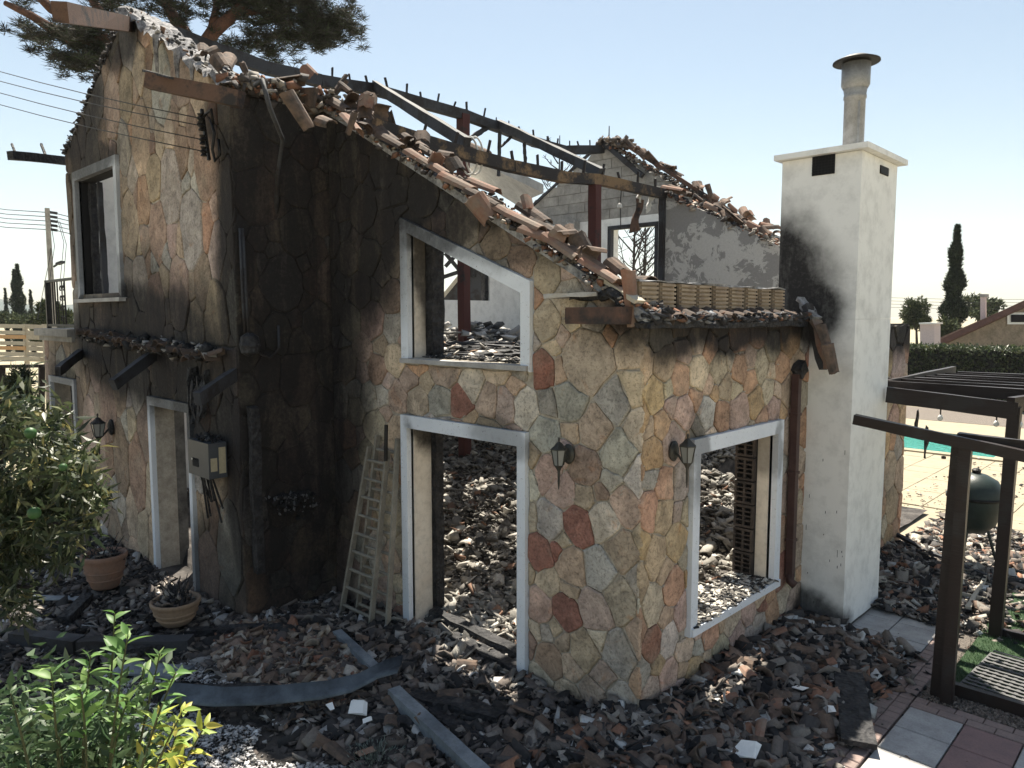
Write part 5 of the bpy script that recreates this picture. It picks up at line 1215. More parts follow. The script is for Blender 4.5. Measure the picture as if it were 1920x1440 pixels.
for (px, py, l) in ((1720, 770, .28), (1738, 800, .35)):
    q = PF(px, py, 4.3); MB().beam(q, q-Vector((0, 0, l)), .08, .02, seg=4, jit=.015, taper=.4).build('charred_strip', M['char'], pg, origin=pg.location)
MB().lathe([(0, 0), (.018, .0), (.018, .02), (0, .025)], (0, 0, 0), 10).build('bolt', M['rust'], pg).location = (.03, -.16, 2.12)
for i, (px, py) in enumerate(((1868, 795), (1912, 796), (1763, 784))):
    c = PF(px, py, 4.1); t = thing('string_light', ['round string light bulb left of the far pergola post', 'round string light bulb at the right edge under the pergola beam', 'faint string light bulb under the far pergola beam'][i], 'light bulb', tuple(c), 'string light bulbs under the pergola')
    MB().lathe([(0, -.03), (.02, -.022), (.03, 0), (.02, .022), (.01, .035), (0, .036)], tuple(c), 12).build('bulb', M['bulb'], t, origin=c, smooth=True); MB().tube([c+Vector((0, 0, .03)), c+Vector((0, 0, .11))], .008, 6).build('socket', M['wire'], t, origin=c)
# fallen lattice panel
lt = thing('fallen_lattice', 'grey wooden lattice panel lying on the artificial grass', 'lattice', (2.0, 3.0, .05))
c0 = PG(1800, 1285, .05); u_ = (PG(1870, 1215, .05)-c0).normalized(); v_ = Vector((u_.y, -u_.x, 0))
for k in range(14):
    for dd, (du, dv) in (((.0), (u_, v_)), ((.012), (v_, u_))):
        s_ = c0+dv*(.0+k*.075) if dd == 0 else c0+dv*(k*.075)
        L_ = .95
        MB().beam(s_+Vector((0, 0, dd)), s_+du*L_+Vector((0, 0, dd)), .03, .008).build('lath', M['latt'], lt, origin=lt.location)
# barbecue
bq = thing('barbecue', 'dark green ceramic egg barbecue on a leg stand behind the post', 'barbecue', (.93, 6.3, 0)); bl_ = Vector(bq.location); dd = (bl_+Vector((0, 0, .8))-CAM).dot(FW); r = 46/FPX*dd
zc_ = 3.3-dd*((930-593)/FPX)
MB().lathe([(0.02, -.46), (r*.45, -.45), (r*.78, -.34), (r*.97, -.14), (r, 0), (r*.99, .02)], (bl_.x, bl_.y, zc_), 32).build('bowl', M['egg'], bq, origin=bl_, smooth=True)
MB().lathe([(r*1.0, .025), (r*.96, .12), (r*.78, .23), (r*.4, .30), (.05, .32), (0.0, .32)], (bl_.x, bl_.y, zc_), 32).build('lid', M['egg'], bq, origin=bl_, smooth=True)
MB().lathe([(r*1.0, -.01), (r*1.04, -.01), (r*1.04, .03), (r*1.0, .03)], (bl_.x, bl_.y, zc_), 32).build('band', M['black_metal'], bq, origin=bl_, smooth=True)
MB().lathe([(0.05, .31), (.055, .36), (.03, .38), (0, .385)], (bl_.x, bl_.y, zc_), 12).build('vent_cap', M['black_metal'], bq, origin=bl_)
for a in (.3, 2.4, 4.5):
    dv = Vector((math.cos(a), math.sin(a), 0)); MB().tube([bl_+dv*r*.5+Vector((0, 0, zc_-.42)), bl_+dv*r*.75+Vector((0, 0, .25)), bl_+dv*r*.95+Vector((0, 0, .05))], .02, 6).build('leg', M['egg'], bq, origin=bl_)
    MB().lathe([(0, -.03), (.045, -.03), (.045, .03), (0, .03)], tuple(bl_+dv*r*.95+Vector((0, 0, .05))), 12).build('wheel', M['black_metal'], bq, origin=bl_)

# ------------------------------------------------------------------ hedge, neighbour house, far trees on the right
def cloud(name, n, fn, size, pal, mat, parent, asp=.35, up=.0):
    P, D = fn(n); V, F, C = leaves(P, D, rng.uniform(size*.6, size*1.4, n), rng.uniform(size*asp*.7, size*asp*1.3, n), pick(pal, n, .3)); return big_mesh(name, V, F, C, M[mat], parent)
def dirs(n, up=0.0): d = rng.normal(size=(n, 3)); d[:, 2] += up; return d
HG = [(4, (.035, .05, .022)), (2, (.055, .075, .03)), (1, (.09, .10, .045))]
hd = thing('hedge', 'long clipped dark green hedge behind the swimming pool', 'hedge', (-4, 26, 0))
hx0, hx1, hy0, hy1, hz = -16.0, 12.0, 26.0, 27.4, 2.12
def hedge_pts(n):
    face = rng.random(n); X = rng.uniform(hx0, hx1, n); Y = np.where(face < .62, hy0+np.abs(rng.normal(0, .08, n)), rng.uniform(hy0, hy1, n)); Z = np.where(face < .62, rng.uniform(0, hz, n), hz+rng.normal(0, .05, n)); return np.stack([X, Y, Z], 1), dirs(n, .3)
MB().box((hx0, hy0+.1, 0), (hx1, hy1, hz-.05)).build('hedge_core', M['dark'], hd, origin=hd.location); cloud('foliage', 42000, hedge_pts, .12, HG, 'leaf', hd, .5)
def far_at(px, py, dist): return PD(px, py, dist)
nh = thing('neighbour_house', 'stone house with brown pitched roof and small white framed window behind the hedge', 'house', tuple(PD(1900, 650, 34)))
DN = 33.0
base = PD(1840, 640, DN); e1 = RT.copy(); e1.z = 0; e1.normalize(); e2 = Vector((FW.x, FW.y, 0)).normalized()
def NP(px, py, off=0.0): p = PD(px, py-11, DN); return p+e2*off
def quadprism(mb, pts, off): q = [p+Vector((0, off, 0)) for p in pts]; n = len(pts); mb.add(pts+q, [tuple(range(n))[::-1], tuple(range(n, 2*n))]+[(k, (k+1) % n, (k+1) % n+n, k+n) for k in range(n)])
mb = MB(); quadprism(mb, [NP(1760, 645), NP(1990, 545), NP(2250, 660), NP(2250, 800), NP(1760, 800)], 8); mb.build('wall', M['nwall'], nh, origin=nh.location)
mb = MB(); quadprism(mb, [NP(1740, 652, -.5), NP(1990, 535, -.5), NP(1990, 548, -.5), NP(1740, 662, -.5)], 9); quadprism(mb, [NP(1990, 535, -.5), NP(2280, 668, -.5), NP(2280, 680, -.5), NP(1990, 548, -.5)], 9); mb.build('roof', M['nroof'], nh, origin=nh.location)
mb = MB(); quadprism(mb, [NP(1887, 597, -.06), NP(1960, 597, -.06), NP(1960, 619, -.06), NP(1887, 619, -.06)], .05); wn = mb.build('window_frame', M['bulb'], nh, origin=nh.location)
mb = MB(); quadprism(mb, [NP(1893, 601, -.09), NP(1955, 601, -.09), NP(1955, 615, -.09), NP(1893, 615, -.09)], .02); mb.build('pane', M['dark'], wn, origin=nh.location)
mb = MB(); quadprism(mb, [NP(1846, 567, .3), NP(1855, 567, .3), NP(1855, 660, .3), NP(1846, 660, .3)], .3); ck = mb.build('chimney', M['pinkw'], nh, origin=nh.location); mb = MB(); quadprism(mb, [NP(1844, 562, .25), NP(1857, 562, .25), NP(1857, 568, .25), NP(1844, 568, .25)], .4); mb.build('chimney_cap', M['grey_plaster'], ck, origin=nh.location)
pw = thing('garden_store', 'small pale pink box shaped building left of the brown roof', 'shed', tuple(PD(1743, 640, 31)))
mb = MB(); q = [PD(1725, 607, 31), PD(1752, 607, 31), PD(1752, 700, 31), PD(1725, 700, 31)]; quadprism(mb, q, .9); mb.build('walls', M['pinkw'], pw, origin=pw.location); q = [PD(1723, 605, 30.9), PD(1754, 605, 30.9), PD(1754, 608, 30.9), PD(1723, 608, 30.9)]; mb = MB(); quadprism(mb, q, 1.1); mb.build('roof', M['bulb'], pw, origin=pw.location)

def cypress(px, ptop, pbase, wpx, dist, label, n=5000, grp='tall cypress trees', pal=None):
    b = PD(px, pbase, dist); b.z = 0; t_ = PD(px, ptop, dist); H = t_.z; W = wpx/2/FPX*dist
    t = thing('cypress_tree', label, 'cypress', tuple(b), grp); MB().tube([b, b+Vector((0, 0, H*.5)), b+Vector((0, 0, H*.93))], [.2, .12, .02], 6).build('trunk', M['dbark'], t, origin=b)
    def f(n):
        z = rng.random(n)**.9; r = W*np.minimum(1, (1-z)*1.9)**.75*(.75+.25*np.sin(z*31+1))*np.where(z < .08, .7, 1); a = rng.uniform(0, 2*PI, n); rr = r*np.sqrt(rng.uniform(.35, 1.05, n)); bump = 1+.18*np.sin(3*a+z*20)
        return np.stack([b.x+rr*bump*np.cos(a), b.y+rr*bump*np.sin(a), z*H], 1), dirs(n, 1.6)
    cloud('crown', n*2, f, H*.02+.04, pal or [(4, (.022, .032, .020)), (2, (.04, .055, .03))], 'needle', t, .3)
cypress(1784, 428, 640, 44, 42, 'tall dark cypress standing behind the hedge on the right', 9000)
def round_tree(name, px, py, wpx, hpx, dist, label, cat, n=4000, pal=None, leaf=.22, clumps=26, grp=None, trunk=True, mat='needle', asp=.4):
    c = PD(px, py, dist); W, H_ = wpx/2/FPX*dist, hpx/2/FPX*dist; b = Vector((c.x, c.y, 0))
    t = thing(name, label, cat, tuple(b), grp)
    if trunk:
        mb = MB(); mb.tube([b, b+Vector((.1, .1, (c.z-H_)*.7)), Vector((c.x, c.y, c.z-H_*.2))], [W*.12, W*.09, W*.04], 7)
        for k in range(6): a = random.uniform(0, 6.28); mb.tube([Vector((c.x, c.y, c.z-H_*.7)), Vector((c.x+math.cos(a)*W*.7, c.y+math.sin(a)*W*.7, c.z+random.uniform(-.3, .6)*H_))], [W*.05, W*.015], 5)
        mb.build('trunk', M['dbark'], t, origin=b)
    cs = []
    for k in range(clumps):
        v = rng.normal(size=3); v /= np.linalg.norm(v); r = rng.random()**.45; cs.append((c.x+v[0]*W*r*.8, c.y+v[1]*W*r*.8, c.z+v[2]*H_*r*.8, rng.uniform(.16, .34)))
    cs = np.array(cs)
    def f(n):
        i = rng.integers(0, len(cs), n); v = rng.normal(size=(n, 3)); v /= np.linalg.norm(v, axis=1, keepdims=True); rr = cs[i, 3]*rng.random(n)**.4
        return cs[i, :3]+v*rr[:, None]*np.array([W, W, H_]), v+dirs(n)*.6
    cloud('crown', n, f, leaf, pal or [(3, (.05, .065, .035)), (2, (.085, .10, .05))], mat, t, asp); return t
round_tree('olive_tree', 1718, 590, 60, 80, 45, 'rounded grey green tree left of the tall right cypress', 'tree', 3500)
round_tree('pine_tree', 1835, 575, 100, 50, 55, 'loose crowned pine between the right cypress and the brown roof', 'tree', 3500, leaf=.28)
round_tree('garden_shrub', 1775, 620, 50, 50, 38, 'green shrub at the foot of the right cypress', 'shrub', 2500, trunk=False)
# wires across, right
for i in range(4):
    a = PD(1560, 553+i*6, 48); b = PD(1990, 560+i*6, 48); tag(MB().tube([a.lerp(b, k/8)-Vector((0, 0, .5*4*(k/8)*(1-k/8)*.3)) for k in range(9)], .014, 4).build('power_line', M['wire']), ['topmost', 'second from top', 'third from top', 'lowest'][i]+' of the thin power lines behind the right cypress', 'wire', 'power lines behind the right cypress')

# ------------------------------------------------------------------ left background
struct(MB().add([tuple(PD(px, py, d)) for px, py, d in ()], []).build('hill_anchor', M['hill'])) if False else None
hl = MB(); cols_ = 60; vs = []; fs = []
def hill_h(px): return 548+22*math.sin((px+120)/210.)+8*math.sin(px/37.)+ (0 if px < 100 else (px-100)*.06)
for i in range(cols_+1):
    px = -500+1000*i/cols_
    for dist, k in ((650, 0), (850, .5), (1100, 1.0), (1400, .4)):
        top_ = PD(px, hill_h(px), 1100).z; p = PD(px, 600, dist); vs.append((p.x, p.y, -1+k*top_*(1+.1*math.sin(px*.03+dist))))
for i in range(cols_):
    for j in range(3): a = i*4+j; fs.append((a, a+1, a+5, a+4))
hl.add(vs, fs); struct(hl.build('hills', M['hill'], smooth=True))
cypress(38, 498, 600, 30, 62, 'tallest twin topped cypress in the left background', 5000); cypress(31, 508, 600, 26, 64, 'cypress just behind the tallest one in the left background', 3000)
cypress(13, 542, 600, 12, 66, 'small thin cypress at the far left', 1800); cypress(60, 545, 600, 14, 66, 'small cypress right of the tallest left one', 1800)
for i, (px, py, w_, h_, d_) in enumerate(((10, 598, 60, 24, 60), (50, 600, 60, 22, 58), (92, 590, 46, 60, 40), (70, 628, 30, 30, 30), (120, 600, 50, 40, 45))):
    round_tree('background_bush', px, py, w_, h_, d_, ['low dark bush below the far left cypresses', 'dark bush beneath the twin cypress', 'olive coloured tree behind the balcony railing', 'small bush beside the pale slat fence', 'bush behind the balcony edge'][i], 'bush', 2200, leaf=.3 if d_ > 35 else .14, trunk=False)
# power pole
pp_ = PD(100, 600, 34); pz = PD(100, 393, 34).z
po = thing('power_pole', 'grey concrete power pole with street lamp in the left background', 'power pole', (pp_.x, pp_.y, 0))
MB().beam((pp_.x, pp_.y, 0), (pp_.x, pp_.y, pz), .22, .2, taper=.75).build('pole', M['grey_plaster'], po, origin=po.location)
MB().tube([PD(101, 500, 34), PD(112, 492, 33.8)], .05, 6).build('lamp_arm', M['gwood'], po, origin=po.location); MB().beam(PD(108, 495, 33.8), PD(118, 491, 33.6), .2, .1).build('lamp_head', M['gwood'], po, origin=po.location)
for k in range(5): MB().beam(PD(94, 398+k*8, 34), PD(107, 400+k*8, 34), .08, .12).build('insulator', M['gwood'], po, origin=po.location)
for k in range(5):
    a = PD(100, 399+k*8, 34); b = PD(-60, 383+k*8.5, 40); c = PD(260, 425+k*7, 60)
    tag(MB().tube([b, b.lerp(a, .5)-Vector((0, 0, .08)), a, a.lerp(c, .5)-Vector((0, 0, .3)), c], .022, 4).build('power_line', M['wire']), ['topmost', 'second', 'middle', 'fourth', 'lowest'][k]+' of the five power lines at the left pole', 'wire', 'power lines at the left pole')
for k, (a, b) in enumerate((((93, 405), (70, 600)), ((94, 410), (88, 560)), ((112, 415), (118, 540)), ((108, 412), (112, 535)))):
    p, q = PD(*a, 34), PD(*b, 33); tag(MB().tube([p, p.lerp(q, .35)+RT*.25, q], .015, 4).build('loose_cable', M['gwood']), ['thin loose cable curving far to the left of the pole', 'thin loose cable close along the left side of the pole', 'thin loose cable close along the right side of the pole', 'short loose cable right of the pole above its lamp'][k], 'cable', 'loose cables at the left pole')
# pale slat fence, left
sf = thing('slat_fence', 'pale horizontal slat fence with some orange boards at far left', 'fence', tuple(PD(30, 650, 20)))
for k, (py, mt) in enumerate(((612, 'paleg'), (624, 'paleg'), (632, 'orangew'), (644, 'paleg'), (653, 'orangew'), (664, 'paleg'), (673, 'paleg'))):
    a, b = PD(-80, py-2, 20), PD(48 if k < 6 else 75, py, 20); MB().beam(a, b, .03, .10).build('slat', M[mt], sf, origin=sf.location)
    a, b = PD(50, py, 20), PD(90, py+2, 20.3); MB().beam(a, b, .03, .12).build('slat', M['paleg'], sf, origin=sf.location)
for px in (-20, 49, 85): p = PD(px, 650, 20.1); MB().beam((p.x, p.y, 0), (p.x, p.y, PD(px, 608, 20.1).z), .1, .1).build('post', M['paleg'], sf, origin=sf.location)
# dark lattice fence in front of it
lf = thing('lattice_fence', 'black diagonal lattice fence behind the citrus tree', 'fence', tuple(PD(40, 700, 14)))
def LPt(px, py, d=14.0): return PD(px, py, d)
MB().beam(LPt(-60, 688), LPt(84, 686), .06, .06).build('rail', M['dwood'], lf, origin=lf.location); MB().beam(LPt(-60, 860), LPt(84, 860), .06, .08).build('rail', M['dwood'], lf, origin=lf.location)
for px in (4, 78): MB().beam(LPt(px, 686), LPt(px, 900), .10, .06, up=(1, 0, 0)).build('post', M['dwood'], lf, origin=lf.location)
for k in range(-9, 9):
    for sg in (1, -1):
        a, b = (k*14, 688), (k*14+sg*170, 858); x0_, x1_ = a[0], b[0]
        MB().beam(LPt(a[0]+20, a[1], 14 if sg > 0 else 14.02), LPt(b[0]+20, b[1], 14 if sg > 0 else 14.02), .035, .012, up=(FW.x, FW.y, 0)).build('lath', M['dwood'], lf, origin=lf.location) if -100 < min(a[0], b[0]) and max(a[0], b[0]) < 70 else None

# ------------------------------------------------------------------ pine tree behind the house
def limb(mb, pts, r0, r1, d): 
    P = [PD(a, b, d+dz) for a, b, dz in pts]; n = len(P); mb.tube(P, [r0+(r1-r0)*i/(n-1) for i in range(n)], 8)
    return P
pt = thing('pine_tree', 'large umbrella pine with reddish limbs rising behind the gable', 'pine', tuple(PD(330, 600, 15.5)))
DP = 15.5; tr_ = MB(); base = PD(340, 600, DP); base.z = 0
tr_.tube([base, PD(350, 380, DP), PD(362, 180, DP), PD(372, 105, DP)], [.42, .36, .26, .20], 10)
limb(tr_, [(372, 105, 0), (345, 60, 0), (318, 20, 0), (300, -40, 0)], .16, .10, DP); limb(tr_, [(375, 100, 0), (400, 60, 0), (440, 25, 0), (500, -30, .3)], .17, .09, DP); limb(tr_, [(395, 66, 0), (405, 20, 0), (412, -40, 0)], .10, .06, DP)
limb(tr_, [(350, 190, 0), (260, 110, -.5), (200, 78, -1), (110, 62, -1.2), (60, 30, -1.5), (10, 6, -1.5)], .2, .05, DP); limb(tr_, [(200, 78, -1), (150, 45, -1), (95, 15, -1), (60, -20, -1)], .14, .08, DP); limb(tr_, [(240, 100, -.6), (200, 40, -.6), (160, -20, -.6)], .12, .08, DP)
limb(tr_, [(440, 25, 0), (520, 20, .4), (600, 35, .6)], .07, .02, DP); limb(tr_, [(110, 62, -1.2), (140, 90, -1.2), (165, 115, -1)], .04, .015, DP)
tr_.build('trunk', M['bark'], pt, origin=pt.location, smooth=True)
cl = []
for (px, py, w_, h_, dz, k) in ((555, 35, 95, 60, .5, 26), (620, 48, 36, 44, .6, 14), (500, -10, 90, 50, .3, 14), (470, 20, 60, 35, .3, 7), (160, 90, 60, 42, -1, 13), (100, 70, 38, 24, -1.2, 6), (180, 120, 26, 24, -.9, 5), (250, -10, 90, 26, -.4, 8), (345, -25, 90, 30, 0, 8), (430, 92, 40, 14, .3, 3), (350, 15, 40, 18, .2, 4), (60, -25, 60, 30, -1.2, 4), (300, -140, 330, 100, 0, 34), (540, 85, 60, 18, .5, 6), (215, 30, 26, 14, -.6, 3)):
    for _ in range(k):
        a = rng.uniform(0, 2*PI); r = rng.random()**.6; p = PD(px+w_*r*math.cos(a), py+h_*r*math.sin(a), DP+dz+rng.uniform(-.8, .8)); cl.append((p.x, p.y, p.z, rng.uniform(.16, .34)))
cl = np.array(cl)
sub = []
for c in cl:
    for _ in range(7): sub.append((c[0]+rng.normal(0, c[3]*.75), c[1]+rng.normal(0, c[3]*.75), c[2]+rng.normal(0, c[3]*.55)))
sub = np.array(sub)
def pine_f(n):
    i = rng.integers(0, len(sub), n); d = rng.normal(size=(n, 3)); d[:, 2] = np.abs(d[:, 2])*.6-.2; return sub[i]+rng.normal(0, .03, (n, 3)), d
cloud('crown', 70000, pine_f, .17, [(4, (.045, .048, .038)), (3, (.065, .06, .052)), (2, (.05, .065, .033))], 'needle', pt, .085)

# dead burnt trees behind the far gable
def dead_tree(px, dist, ptop, label, spread, nb=26, seed=1):
    r = random.Random(seed); b = PD(px, 600, dist); b.z = 0; H_ = PD(px, ptop, dist).z; t = thing('burnt_tree', label, 'dead tree', tuple(b), 'burnt trees behind the house'); mb = MB(); tw = MB()
    mb.tube([b, b+Vector((0, 0, H_*.5)), b+Vector((.05, 0, H_))], [.09, .06, .012], 7)
    for k in range(nb):
        z = H_*(.45+.52*k/nb); a = r.uniform(0, 6.28); L = spread*(1.15-.8*k/nb)*r.uniform(.6, 1); d_ = Vector((math.cos(a), math.sin(a), r.uniform(.5, 1.1))); p0 = b+Vector((0, 0, z)); p1 = p0+d_*L*.5; p2 = p0+d_*L+Vector((0, 0, L*.25)); mb.tube([p0, p1, p2], [.022, .015, .006], 5)
        for j in range(5): s_ = p0.lerp(p2, r.uniform(.3, .95)); e = s_+Vector((r.gauss(0, .3), r.gauss(0, .3), r.uniform(.15, .5)))*L*.5; tw.tube([s_, e], [.009, .004], 4)
    mb.build('trunk', M['dbark'], t, origin=b); tw.build('twigs', M['dbark'], t, origin=b, kind='stuff'); return t, H_
dead_tree(1185, 18.5, 400, 'bare blackened tree seen through the far inner window', 1.5, 30, 2)
dead_tree(1205, 19.5, 420, 'second bare black tree at the right of the far inner window', 1.4, 26, 6)
t, H_ = dead_tree(1045, 20.5, 262, 'bare burnt tree with a few dry leaves above the far gable', 1.3, 26, 3)
dead_tree(1000, 21.5, 385, 'low bare tree just above the left slope of the far gable', 1.0, 20, 4)
dead_tree(1135, 18.2, 245, 'dry twig top sticking up behind the far gable peak', .6, 14, 5)

# burnt shed seen through the small window in the left inner wall
sh = thing('burnt_shed', 'dark burnt outbuilding with broken roof seen through the small inner window', 'outbuilding', tuple(PD(870, 560, 24)))
mb = MB(); q = [PD(810, 575, 24), PD(870, 505, 24), PD(960, 500, 24), PD(960, 640, 24), PD(810, 640, 24)]; quadprism(mb, q, 4); mb.build('walls', M['gwood'], sh, origin=sh.location)
for a, b in (((815, 575), (870, 508)), ((830, 520), (905, 495)), ((835, 500), (858, 475)), ((835, 475), (860, 505)), ((860, 480), (905, 515)), ((888, 470), (888, 520))): MB().beam(PD(*a, 23.8), PD(*b, 23.8), .12, .12).build('roof_timber', M['paleg'] if a[0] < 816 else M['char'], sh, origin=sh.location)

# ------------------------------------------------------------------ citrus tree in the left foreground
ct = thing('citrus_tree', 'dense leafy citrus tree with green fruit at the left edge', 'tree', tuple(PD(-120, 1300, 5.2)*1.0)); ctb = PD(-120, 1300, 5.2); ct.location = (ctb.x, ctb.y, 0)
mb = MB(); mb.tube([(ctb.x, ctb.y, -.02), PD(-110, 1250, 5.2), PD(-60, 1000, 5.1)], [.09, .07, .04], 8)
for a in ((40, 800), (100, 900), (60, 1100), (0, 750), (130, 980)): mb.tube([PD(-60, 1000, 5.1), PD(a[0]*.4, a[1], 5.1), PD(a[0], a[1], 5.0)], [.035, .02, .008], 6)
mb.build('trunk', M['dbark'], ct, origin=ct.location)
CP = []
for (px, py, w_, h_, k) in ((20, 900, 110, 130, 60), (90, 870, 80, 80, 34), (130, 920, 55, 45, 22), (60, 1000, 85, 80, 34), (10, 1080, 50, 110, 26), (55, 790, 70, 45, 16), (-60, 950, 90, 220, 40), (155, 950, 30, 35, 8), (30, 740, 40, 40, 8)):
    for _ in range(k):
        a = rng.uniform(0, 2*PI); r = rng.random()**.5; p = PD(px+w_*r*math.cos(a), py+h_*r*math.sin(a), 5.2+rng.uniform(-.45, .5)); CP.append(tuple(p))
CP = np.array(CP)
def citrus_f(n): i = rng.integers(0, len(CP), n); d = rng.normal(size=(n, 3)); d[:, 2] -= .5; return CP[i]+rng.normal(0, .045, (n, 3)), d
CPAL = [(4, (.045, .065, .028)), (3, (.07, .085, .04)), (1.4, (.12, .13, .07)), (.5, (.22, .20, .08)), (1, (.025, .035, .02))]
cloud('foliage', 6500, citrus_f, .115, CPAL, 'leaf', ct, .22)
for (px, py, s_) in ((57, 812, .036), (64, 962, .040), (118, 876, .026)):
    c = PD(px, py, 4.62); MB().lathe([(0, -s_), (s_*.5, -s_*.86), (s_*.87, -s_*.5), (s_, 0), (s_*.87, s_*.5), (s_*.5, s_*.86), (0, s_)], tuple(c), 16).build('green_orange', mat_plain('fruit_skin', (.04, .10, .03), .5), ct, origin=c, smooth=True)
# young green conifer beside the lattice fence
round_tree('garden_conifer', 42, 760, 60, 170, 9.5, 'feathery green shrub before the black lattice fence', 'shrub', 3500, [(3, (.05, .065, .035)), (2, (.08, .09, .045))], .10, 30, None, False, 'leaf', .25)
# scorched grassy plant by the gable wall
dg = thing('scorched_bush', 'scorched wiry grey bush behind the reddish pot', 'bush', tuple(PG(235, 1010, 0))); c = Vector(dg.location); mb = MB()
for k in range(240):
    a = random.uniform(0, 6.28); l = random.uniform(.3, .6); o0 = c+Vector((random.gauss(0, .12), random.gauss(0, .06), .25)); d_ = Vector((math.cos(a)*.7, math.sin(a)*.4, random.uniform(.5, 1.2))); mb.tube([o0, o0+d_*l*.6, o0+d_*l+Vector((math.cos(a)*.08, 0, -.12))], [.005, .004, .002], 3, cap=False)
mb.build('wiry_stems', mat_plain('scorched_stem', (.13, .12, .10), .9), dg, origin=dg.location)
gy = thing('grey_plant', 'small silvery grey plant at the bottom edge', 'plant', tuple(PG(705, 1440, 0))); c = Vector(gy.location)
def gy_f(n): d = rng.normal(size=(n, 3)); d[:, 2] = np.abs(d[:, 2]); v = d/np.linalg.norm(d, axis=1, keepdims=True); return np.array(c)+v*rng.uniform(.1, 1, (n, 1))*np.array([.28, .28, .14]), d
cloud('foliage', 2600, gy_f, .035, [(3, (.22, .26, .23)), (1, (.14, .17, .15))], 'leaf', gy, .25)

# ------------------------------------------------------------------ leafy shrub at the bottom left: stems, single leaves, and the rest of the foliage
bs = thing('leafy_shrub', 'leafy green shrub in the bottom left foreground, its sunlit leaves coloured yellow', 'shrub', (0, 0, 0)); D0 = 3.1; bb = PD(120, 1750, D0); bs.location = (bb.x, bb.y, 0)
def leaf_mesh(seed):
    r = random.Random(seed); vs = []; fs = []; n = 5; w_ = .16+.04*r.random(); cur = r.uniform(.1, .35)
    for i in range(n+1):
        t = i/n; x = t; hw = w_*math.sin(PI*min(1, t**.75*.97+.015))+.002; z = -cur*t*t; vs += [(x, hw, z+hw*.35), (x, 0, z), (x, -hw, z+hw*.35)]
    for i in range(n):
        a = i*3; fs += [(a, a+1, a+4, a+3), (a+1, a+2, a+5, a+4)]
    me = bpy.data.meshes.new('leaf'); me.from_pydata(vs, [], fs); me.materials.append(M['leafobj']); me.polygons.foreach_set('use_smooth', [True]*len(me.polygons)); return me
LM = [leaf_mesh(i) for i in range(5)]
stems = MB(); tips = [(170, 1230, 'g'), (215, 1150, 'g'), (240, 1190, 'g'), (150, 1290, 'g'), (95, 1250, 'g'), (300, 1225, 'g'), (330, 1260, 'g'), (270, 1250, 'g'), (345, 1330, 'y'), (385, 1360, 'y'), (330, 1380, 'y'), (300, 1340, 'y'), (275, 1400, 'y'), (220, 1350, 'g'), (60, 1350, 'd'), (110, 1380, 'd'), (20, 1300, 'd'), (180, 1400, 'd'), (240, 1310, 'g'), (10, 1400, 'd'), (340, 1430, 'y'), (250, 1440, 'y'), (190, 1320, 'd'), (140, 1420, 'd')]
PALL = {'g': [(.15, .26, .07), (.10, .20, .055), (.20, .30, .10), (.08, .15, .05)], 'y': [(.36, .40, .07), (.50, .44, .10), (.22, .32, .07), (.30, .38, .10)], 'd': [(.035, .07, .03), (.05, .09, .04), (.07, .11, .05)]}  # the yellow set puts sunlight into the leaf colour
nl = 0; rest = []
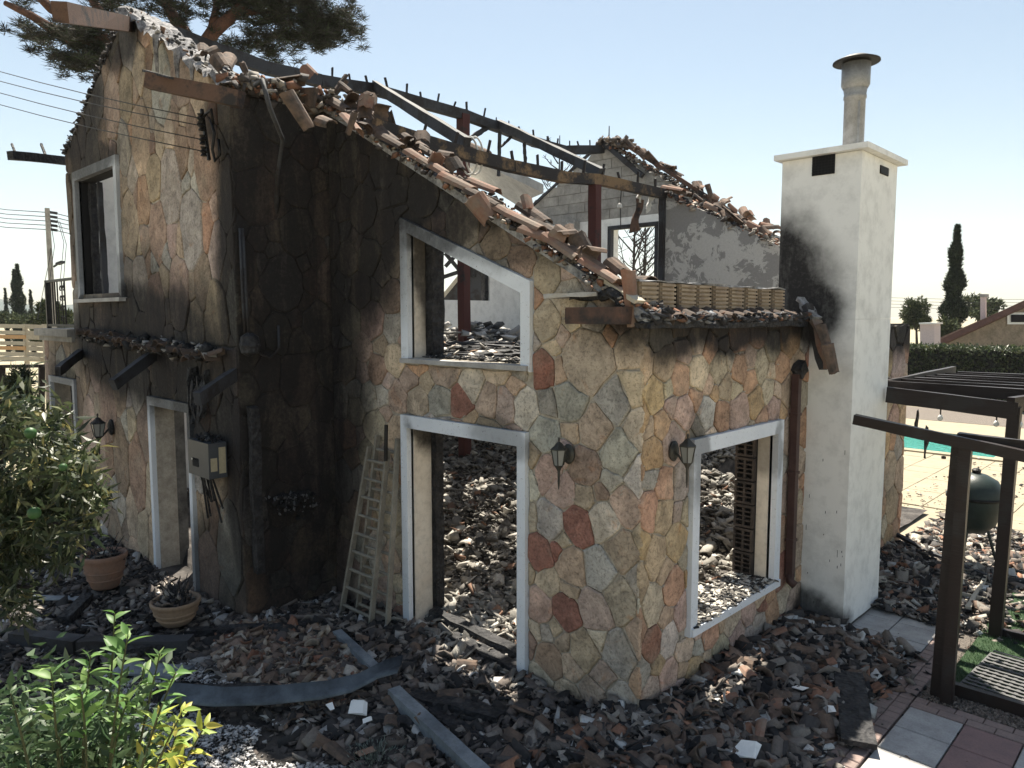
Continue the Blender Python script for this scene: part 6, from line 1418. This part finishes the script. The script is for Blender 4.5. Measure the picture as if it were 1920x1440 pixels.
for ti, (px, py, kd) in enumerate(tips):
    dd_ = D0+random.uniform(-.3, .35); tip = PD(px, py, dd_); root = PD(150+(px-150)*.45, 1620, dd_+.1); mid_ = root.lerp(tip, .55)+Vector((random.gauss(0, .03), random.gauss(0, .03), .03)); ctrl = [root, mid_, tip]
    pts = [root*(1-t)**2+mid_*(2*t*(1-t))+tip*(t*t) for t in [float(i)/8 for i in range(9)]]; stems.tube(pts, [.009-.0008*i for i in range(9)], 5)
    for k in range(26):
        t = 1-(k/26)**1.3*.8; i = min(int(t*8), 7); p = pts[i].lerp(pts[i+1], t*8-i); dr_ = (pts[i+1]-pts[i]).normalized()
        side = dr_.cross(Vector((random.gauss(0, 1), random.gauss(0, 1), random.gauss(0, 1)))).normalized(); d_ = (dr_*.55+side*.9+Vector((0, 0, .1))).normalized(); L = random.uniform(.055, .10)*(1.0 if k > 2 else .7)
        col = random.choice(PALL[kd if k < 14 or kd != 'g' else 'd'])
        if nl < 285 and k < 12:
            o = bpy.data.objects.new('leaf', random.choice(LM)); COL.objects.link(o); o.parent = bs; o.location = p-bs.location
            q = d_.to_track_quat('X', 'Z').to_matrix() @ Matrix.Rotation(random.gauss(0, .7), 3, 'X'); o.rotation_euler = q.to_euler(); o.scale = (L, L, L); kk = random.uniform(.8, 1.2); o.color = (col[0]*kk, col[1]*kk, col[2]*kk, 1); nl += 1
        else: rest.append((p, d_, L, col))
stems.build('stems', M['twig'], bs, origin=bs.location)
for _ in range(2600):
    px, py = random.gauss(120, 110), random.gauss(1410, 75)
    if px > 340 or py < 1180+abs(px-140)*.35: continue
    p = PD(px, py, D0+random.uniform(-.1, .8)); rest.append((p, Vector((random.gauss(0, 1), random.gauss(0, 1), random.gauss(.2, .7))), random.uniform(.05, .09), random.choice(PALL['d'])))
V, F, C = leaves(np.array([tuple(r[0]) for r in rest]), np.array([tuple(r[1]) for r in rest]), np.array([r[2] for r in rest]), np.array([r[2]*.36 for r in rest]), np.array([r[3] for r in rest])); big_mesh('foliage', V, F, C, M['leaf'], bs)
print('objects', len(bpy.data.objects), 'tris', sum(len(m.loops)-2*len(m.polygons) for m in bpy.data.meshes))

# ------------------------------------------------------------------ haze: one closed box of thin air round the camera and the scene
HZ = MB().box((-3100, -400, -3), (3100, 3100, 300)).build('haze', bpy.data.materials.new('haze'), kind='stuff')
hm_ = HZ.data.materials[0]; hm_.use_nodes = True; hn = hm_.node_tree; hn.nodes.remove(hn.nodes['Principled BSDF'])
pv = hn.nodes.new('ShaderNodeVolumePrincipled'); pv.inputs['Color'].default_value = (.92, .95, 1, 1); pv.inputs['Density'].default_value = .00022; hn.links.new(pv.outputs[0], hn.nodes['Material Output'].inputs['Volume'])
